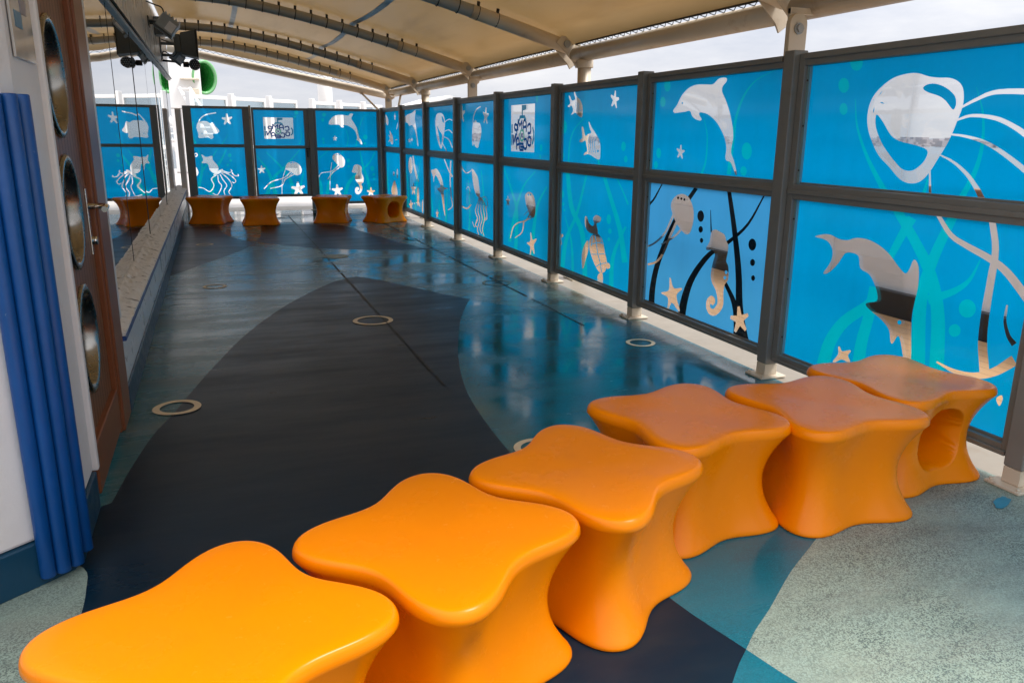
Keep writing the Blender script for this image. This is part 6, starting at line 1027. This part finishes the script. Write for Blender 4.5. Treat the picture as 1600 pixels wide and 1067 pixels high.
bm = BM(); tube(bm, [(DX + .006, 4.18, 1.155), (DX + .075, 4.18, 1.155), (DX + .085, 4.17, 1.155), (DX + .088, 4.06, 1.15)], .014, 10); link('handle', bm, 'chrome', dr)
bm = BM(); tube(bm, [(DX + .008, 4.18, .995), (DX + .03, 4.18, .995)], .02, 10); link('lock', bm, 'chrome', dr)

ww = empty('window_wall', (-.6, 10, 0), 'white deckhouse wall with tall mirror windows and weathered sill on the left', 'wall')
WX = -.665
bm = BM(); box(bm, -1.1, -.545, 4.562, 16.9, .15, .39); box(bm, -1.1, -.70, 4.6, 16.9, .3921, .44); link('lower_panel', bm, 'panel_white', ww)
bm = BM(); box(bm, -1.1, -.533, 4.562, 16.9, .0, .148); link('baseboard', bm, 'navy_paint', ww, bevel=.005)
bm = BM(); box(bm, -.548, -.520, 4.60, 16.9, .392, .420); link('blue_stripe', bm, 'blue_line', ww, bevel=.006)
# lumpy weathered sill
bm = BM(); rnd = random.Random(4); ys = [4.60 + (16.9 - 4.60) * k / 160 for k in range(161)]; Rw = []
for y in ys:
    j = lambda a: rnd.uniform(-a, a)
    Rw.append([bm.verts.new(q) for q in ((-.70, y, .421), (-.526, y, .4215), (-.524 + j(.004), y, .437 + j(.004)), (-.56 + j(.008), y, .452 + j(.005)), (-.60, y, .462 + j(.006)), (-.625 + j(.012), y, .470 + j(.008)), (-.655 + j(.004), y, .482 + j(.008)), (-.70, y, .488))])
for a, b in zip(Rw, Rw[1:]):
    for k in range(8): bm.faces.new((a[k], a[(k + 1) % 8], b[(k + 1) % 8], b[k]))
bm.faces.new(Rw[0]); bm.faces.new(Rw[-1][::-1])
link('sill', bm, 'sill', ww)
seams = [4.715, 6.95, 8.85, 10.6, 12.3, 14.0, 15.4, 16.6]
for k, (a, b) in enumerate(zip(seams, seams[1:])):
    bm = BM(); box(bm, WX - .02, WX, a + .006, b - .006, .46, 2.415)
    rot = Matrix.Translation((WX, (a + b) / 2, 1.4)) @ Matrix.Rotation(R([.0, .12, -.1, .15, -.12, .1, 0][k]), 4, 'Z') @ Matrix.Translation((-WX, -(a + b) / 2, -1.4))
    bmesh.ops.transform(bm, matrix=rot, verts=bm.verts); link('window_pane', bm, 'mirror', ww)
    if k:
        bm = BM(); box(bm, WX - .03, WX + .002, a - .0055, a + .0055, .46, 2.415); link('window_joint', bm, 'black', ww)
bm = BM(); box(bm, -1.1, WX - .035, 4.6, 16.9, .441, 3.3); link('backing', bm, 'dark_grey', ww)
bm = BM(); box(bm, WX - .03, -.546, 4.562, 4.72, .50, 3.25); link('window_jamb', bm, 'white_far', ww, bevel=.006)
bm = BM(); box(bm, WX - .01, -.635, 4.716, 16.9, 2.417, 2.447); link('trim_rail', bm, 'mid_grey', ww, bevel=.008)
bm = BM(); tube(bm, [(-.625, 4.72, 2.452), (-.625, 16.9, 2.452)], .012, 8); link('trim_cable', bm, 'black', ww)
bm = BM(); box(bm, WX - .03, WX + .01, 4.716, 16.9, 2.448, 3.28); link('fascia', bm, 'fascia', ww)
bm = BM(); box(bm, WX - .03, -.575, 3.0, 4.56, 3.002, 3.28); link('header', bm, 'fascia', ww)
bm = BM(); box(bm, -.60, -.50, 16.36, 16.9, .0, 1.9); link('end_pilaster', bm, 'white', ww, bevel=.01)

# fixtures on the fascia
WF = WX + .011
def flood(x, y, z, s_, lab):
    p = empty('flood_light', (x, y, z), lab, 'lamp')
    bm = BM(); box(bm, -.075 * s_, .075 * s_, -.09 * s_, .09 * s_, -.06 * s_, .06 * s_); Mx = Matrix.Translation((x, y, z)) @ Matrix.Rotation(R(38), 4, 'Y')
    bmesh.ops.transform(bm, matrix=Mx, verts=bm.verts); link('housing', bm, 'mid_grey', p, bevel=.012)
    bm = BM()
    for k in range(5): box(bm, (-.06 + .03 * k) * s_ - .004, (-.06 + .03 * k) * s_ + .004, -.08 * s_, .08 * s_, .06 * s_, .078 * s_)
    bmesh.ops.transform(bm, matrix=Mx, verts=bm.verts); link('fin', bm, 'mid_grey', p)
    bm = BM(); box(bm, -.082 * s_, .082 * s_, -.097 * s_, .097 * s_, -.075 * s_, -.06 * s_); bmesh.ops.transform(bm, matrix=Mx, verts=bm.verts); link('lens_bezel', bm, 'dark_grey', p)
    bm = BM(); box(bm, .0, .065 * s_, -.093 * s_, -.0905 * s_, -.045 * s_, .03 * s_); bmesh.ops.transform(bm, matrix=Mx, verts=bm.verts); link('sticker', bm, 'label_white', p)
    bm = BM(); tube(bm, [(WF, y - .06 * s_, z + .03), (x - .04, y - .06 * s_, z + .03), (x, y - .06 * s_, z)], .012 * s_, 8); tube(bm, [(WF, y + .06 * s_, z + .03), (x - .04, y + .06 * s_, z + .03), (x, y + .06 * s_, z)], .012 * s_, 8)
    box(bm, WF, WF + .012, y - .09 * s_, y + .09 * s_, z - .03, z + .09); link('bracket', bm, 'dark_grey', p)
    bm = BM(); tube(bm, spline([(WF, y, z + .28), (WF + .1, y - .02, z + .24), (x - .05, y - .03, z + .2), (x - .02, y - .03, z + .05)], 5), .009, 7); link('cable', bm, 'black', p)
flood(-.42, 12.0, 2.85, 1.6, 'grey flood light with white sticker, high on the left wall nearest the viewer')
flood(-.41, 14.8, 2.67, 1.25, 'small grey flood light below the black horn speaker')
p = empty('junction_box', (WF, 13.3, 2.95), 'grey rectangular electrical box behind the flood light on the wall', 'box')
bm = BM(); box(bm, WF, -.39, 13.2, 13.5, 2.85, 3.1); link('cabinet', bm, 'dark_grey', p, bevel=.01)
bm = BM(); box(bm, -.62, -.45, 13.185, 13.199, 2.88, 3.07); link('cover', bm, 'dark_grey', p, bevel=.004)
SX, SY, SZ = -.27, 14.5, 2.85
p = empty('horn_speaker', (SX, SY, SZ), 'black rectangular horn loudspeaker bracketed to the left wall', 'speaker')
def frust(bm, x0, h0, d0, x1, h1, d1, yc, zc):
    A = [bm.verts.new((x0, yc + a * d0, zc + b * h0)) for a, b in ((-1, -1), (1, -1), (1, 1), (-1, 1))]; B = [bm.verts.new((x1, yc + a * d1, zc + b * h1)) for a, b in ((-1, -1), (1, -1), (1, 1), (-1, 1))]
    bm.faces.new(A); bm.faces.new(B[::-1])
    for k in range(4): bm.faces.new((A[k], B[k], B[(k + 1) % 4], A[(k + 1) % 4]))
bm = BM(); frust(bm, SX - .07, .165, .16, SX + .155, .205, .24, SY, SZ); link('horn', bm, 'dark_grey', p, bevel=.012)
bm = BM(); frust(bm, SX + .156, .215, .25, SX + .185, .215, .25, SY, SZ); link('mouth_rim', bm, 'black', p, bevel=.012)
bm = BM(); box(bm, SX - .17, SX - .071, SY - .15, SY + .15, SZ - .14, SZ + .14); link('driver_box', bm, 'dark_grey', p, bevel=.015)
bm = BM(); box(bm, WF, SX - .165, SY - .03, SY + .03, SZ - .02, SZ + .02); box(bm, WF, WF + .015, SY - .12, SY + .12, SZ - .15, SZ + .15); link('bracket', bm, 'dark_grey', p)
bm = BM(); tube(bm, spline([(SX - .12, SY - .1, SZ - .1), (SX - .2, SY - .1, SZ - .2), (WF + .05, SY - .05, SZ - .12), (WF, SY, SZ - .25)], 5), .008, 6); link('cable', bm, 'black', p)
RX, RY, RZ = -.165, 15.0, 2.58
p = empty('round_spot_light', (RX, RY, RZ), 'round black LED spot light with dotted face below the speaker', 'lamp')
bm = BM(); tube(bm, [(RX, RY - .1, RZ), (RX, RY - .03, RZ), (RX, RY + .06, RZ)], .088, 24); link('housing', bm, 'black', p, bevel=.008)
bm = BM()
for a, b in [(i_ * .036 + (j_ % 2) * .018, j_ * .032) for i_ in range(-2, 3) for j_ in range(-2, 3)]:
    if math.hypot(a, b) < .074: tube(bm, [(RX + a, RY - .110, RZ + b), (RX + a, RY - .1005, RZ + b)], .010, 8)
link('led_lenses', bm, 'mid_grey', p)
bm = BM(); tube(bm, [(WF, RY, RZ + .05), (RX - .16, RY, RZ + .03), (RX - .08, RY, RZ)], .018, 8); tube(bm, [(RX - .18, RY, RZ), (RX - .09, RY, RZ)], .045, 12); link('bracket', bm, 'black', p)

# ------------------------------------------------------------------ beyond the gates
WB = [((295, 146), -.40, 20.0), ]
a0, a1 = Vector((-.62, 19.6)), Vector((4.9, 24.3))
def on(t): return a0 + (a1 - a0) * t
dirv = (a1 - a0).normalized()
def wb(t0, t1, lab):
    p0, p1 = on(t0), on(t1); p = empty('windbreak_frame', ((p0.x + p1.x) / 2, (p0.y + p1.y) / 2, 0), lab, 'windbreak', 'white windbreak frames beyond the gates')
    L = (p1 - p0).length; Mx = Matrix.Translation((p0.x, p0.y, 0)) @ Matrix.Rotation(math.atan2(dirv.y, dirv.x), 4, 'Z'); zt = 2.31
    bm = BM(); box(bm, 0, .07, -.04, .04, 0, zt); box(bm, L - .05, L, -.04, .04, 0, zt - .02)
    for z0 in (.1, 1.1, zt - .10): box(bm, .069, L - .049, -.035, .035, z0, z0 + .08)
    bmesh.ops.transform(bm, matrix=Mx, verts=bm.verts); link('frame', bm, 'white_far', p, bevel=.008)
    bm = BM(); box(bm, -.085, -.001, -.07, .07, 0, zt + .05); bmesh.ops.transform(bm, matrix=Mx, verts=bm.verts); link('post', bm, 'white_far', p, bevel=.008)
    bm = BM(); box(bm, .068, L - .048, -.006, .006, .18, zt - .10); bmesh.ops.transform(bm, matrix=Mx, verts=bm.verts); link('pane', bm, 'glass_far', p)
for t0, t1, lab in ((.045, .185, 'white windbreak frame beyond the gates, left under the green slide'), (.21, .35, 'white windbreak frame over the gap between lantern fish gate and logo gate'), (.375, .50, 'white windbreak frame above the logo gate'), (.585, .705, 'white windbreak frame left of the thick round mast'), (.735, .85, 'white windbreak frame right of the thick round mast'), (.875, .985, 'farthest white windbreak frame near the fence corner')):
    wb(t0, t1, lab)
p = empty('round_mast', (3.6, 27.5, 0), 'thick white round mast rising behind the far windbreak', 'mast')
bm = BM(); tube(bm, [(3.62, 27.5, 0), (3.62, 27.5, 6.0)], .235, 28); link('shaft', bm, 'white_far', p)
bm = BM(); tube(bm, [(3.62, 27.5, 0), (3.62, 27.5, .2)], .34, 28); link('plinth', bm, 'white_far', p, bevel=.02)
# slide tower with its green tube
p = empty('slide_tower', (-.6, 33, 0), 'white slide tower with stair beyond the gates at the end of the wall', 'tower')
bm = BM(); box(bm, -1.9, -.20, 32.4, 34.2, 2.3, 4.0); box(bm, -1.9, -.62, 32.42, 34.2, 0, 2.29); link('tower_wall', bm, 'white_far', p, bevel=.03)
bm = BM(); box(bm, -.62, -.28, 32.15, 32.398, 2.62, 3.0); box(bm, -.9, -.24, 32.1, 32.398, 3.3, 3.36); link('platform_box', bm, 'post_base', p, bevel=.02)
bm = BM()
for k in range(2): tube(bm, [(-.95 + k * .35, 32.0, 3.0), (-.25 + k * .35, 31.4, 1.6), (.35 + k * .35, 30.6, 0)], .07, 10)
for k in range(14):
    t = k / 13; box(bm, -.95 + 1.3 * t, -.6 + 1.3 * t, 31.9 - 1.4 * t, 32.05 - 1.4 * t, 2.95 - 2.9 * t, 3.0 - 2.9 * t)
link('stair', bm, 'white_far', p)
p = empty('tube_slide', (.1, 33.2, 3.5), 'open green tube end of a water slide beside the white tower', 'slide')
n = 40; ctr = Vector((-.06, 32.6, 3.42)); dv = Vector((.42, -.90, -.06)).normalized(); up = Vector((0, 0, 1)); sd = dv.cross(up).normalized(); u2 = sd.cross(dv)
def slide_ring(bm, d, r0): return [bm.verts.new(ctr + dv * d + (sd * math.cos(2 * PI * k / n) * .84 + u2 * math.sin(2 * PI * k / n) * 1.08) * r0) for k in range(n)]
def slide_part(name, prof, mt):
    bm = BM(); rings = [slide_ring(bm, d, r0) for d, r0 in prof]
    for A, B in zip(rings, rings[1:]):
        for k in range(n): bm.faces.new((A[k], A[(k + 1) % n], B[(k + 1) % n], B[k]))
    if name == 'tube': bm.faces.new(rings[-1])
    link(name, bm, mt, p, smooth=True)
slide_part('tube', [(-.02, .50), (-7, .50), (-7, .47), (-.02, .47)][::-1][:2] + [(-7, .46)], 'green'); slide_part('tube_shell', [(-.02, .50), (-3, .50), (-7, .50)], 'green')
slide_part('mouth_rim', [(-.06, .465), (.03, .475), (.05, .52), (.02, .57), (-.04, .57), (-.05, .51)], 'green_rim')
# small white sloping awning roof outboard of the fence, far
p = empty('white_awning', (6.3, 21, 2), 'white sloping awning roof seen over the far fence panels', 'awning')
bm = BM(); prism(bm, [(4.6, 1.95), (6.9, 2.62), (8.6, 1.95), (8.6, 1.87), (6.9, 2.54), (4.6, 1.87)], 'y', 24, 28); link('roof', bm, 'white_far', p)
for x, y in ((4.7, 24.1), (4.7, 27.9), (8.5, 24.1), (8.5, 27.9)):
    bm = BM(); box(bm, x - .04, x + .04, y - .04, y + .04, -.2, 1.93); link('leg', bm, 'white_far', p)

# ------------------------------------------------------------------ light, sky, camera
w = bpy.data.worlds.new('World'); sc.world = w; w.use_nodes = True; nt = w.node_tree; nt.nodes.clear()
wo = nd(nt, 'ShaderNodeOutputWorld'); bg = nd(nt, 'ShaderNodeBackground')
sky = nd(nt, 'ShaderNodeTexSky', sky_type='NISHITA'); sky.sun_disc = False; sky.sun_elevation = R(60); sky.sun_rotation = R(120); sky.dust_density = 4; sky.air_density = 1.5
bw = nd(nt, 'ShaderNodeRGBToBW'); lk(nt, sky.outputs[0], bw.inputs[0])
tc = nd(nt, 'ShaderNodeTexCoord'); mp = nd(nt, 'ShaderNodeMapping'); mp.inputs['Scale'].default_value = (1, 1, 4); lk(nt, tc.outputs['Generated'], mp.inputs[0])
cl = ramp(nt, noise(nt, mp.outputs[0], 2.4, 8, .62), [(.36, (.72, .76, .86)), (.60, (1.0, 1.0, 1.03))])
# overcast dome: the cloud deck is three times as bright overhead as at the horizon
sx = nd(nt, 'ShaderNodeSeparateXYZ'); lk(nt, tc.outputs['Generated'], sx.inputs[0])
mr = nd(nt, 'ShaderNodeMapRange'); mr.inputs['From Min'].default_value = 0; mr.inputs['From Max'].default_value = 1; mr.inputs['To Min'].default_value = 4.3; mr.inputs['To Max'].default_value = 12.9
lk(nt, sx.outputs['Z'], mr.inputs['Value'])
mm = nd(nt, 'ShaderNodeMix', data_type='FLOAT'); mm.inputs[0].default_value = .88; lk(nt, bw.outputs[0], mm.inputs[2]); lk(nt, mr.outputs[0], mm.inputs[3])
vm = nd(nt, 'ShaderNodeVectorMath', operation='SCALE'); lk(nt, cl, vm.inputs[0]); lk(nt, mm.outputs[0], vm.inputs['Scale'])
lk(nt, vm.outputs[0], bg.inputs[0]); bg.inputs[1].default_value = .1; lk(nt, bg.outputs[0], wo.inputs[0])
sd_ = bpy.data.lights.new('sun', 'SUN'); sd_.energy = 2.0; sd_.angle = R(20); sd_.color = (1, .97, .92)
so = bpy.data.objects.new('sun', sd_); COL.objects.link(so)
az, el = R(120), R(60)     # from behind and to the right
dvec = Vector((math.sin(az) * math.cos(el), math.cos(az) * math.cos(el), math.sin(el)))
so.rotation_euler = dvec.to_track_quat('Z', 'Y').to_euler()

cam = bpy.data.cameras.new('camera'); co = bpy.data.objects.new('camera', cam); COL.objects.link(co)
cam.sensor_width = 36; cam.lens = 1226.77 / 1600 * 36; cam.clip_end = 60000; cam.clip_start = .05
yaw, pit, roll = .3572, .2581, .0091
fw = Vector((math.sin(yaw) * math.cos(pit), math.cos(yaw) * math.cos(pit), -math.sin(pit)))
rt = Vector((math.cos(yaw), -math.sin(yaw), 0)); upv = rt.cross(fw)
r2 = rt * math.cos(roll) + upv * math.sin(roll); u2 = -rt * math.sin(roll) + upv * math.cos(roll)
co.matrix_world = Matrix(((r2.x, u2.x, -fw.x, 0), (r2.y, u2.y, -fw.y, 0), (r2.z, u2.z, -fw.z, 1.5), (0, 0, 0, 1)))
sc.camera = co
sc.view_settings.view_transform = 'Standard'; sc.view_settings.look = 'None'; sc.view_settings.exposure = 1.03; sc.view_settings.gamma = 1
sc.view_settings.use_curve_mapping = False
sc.cycles.max_bounces = 10; sc.cycles.transparent_max_bounces = 16
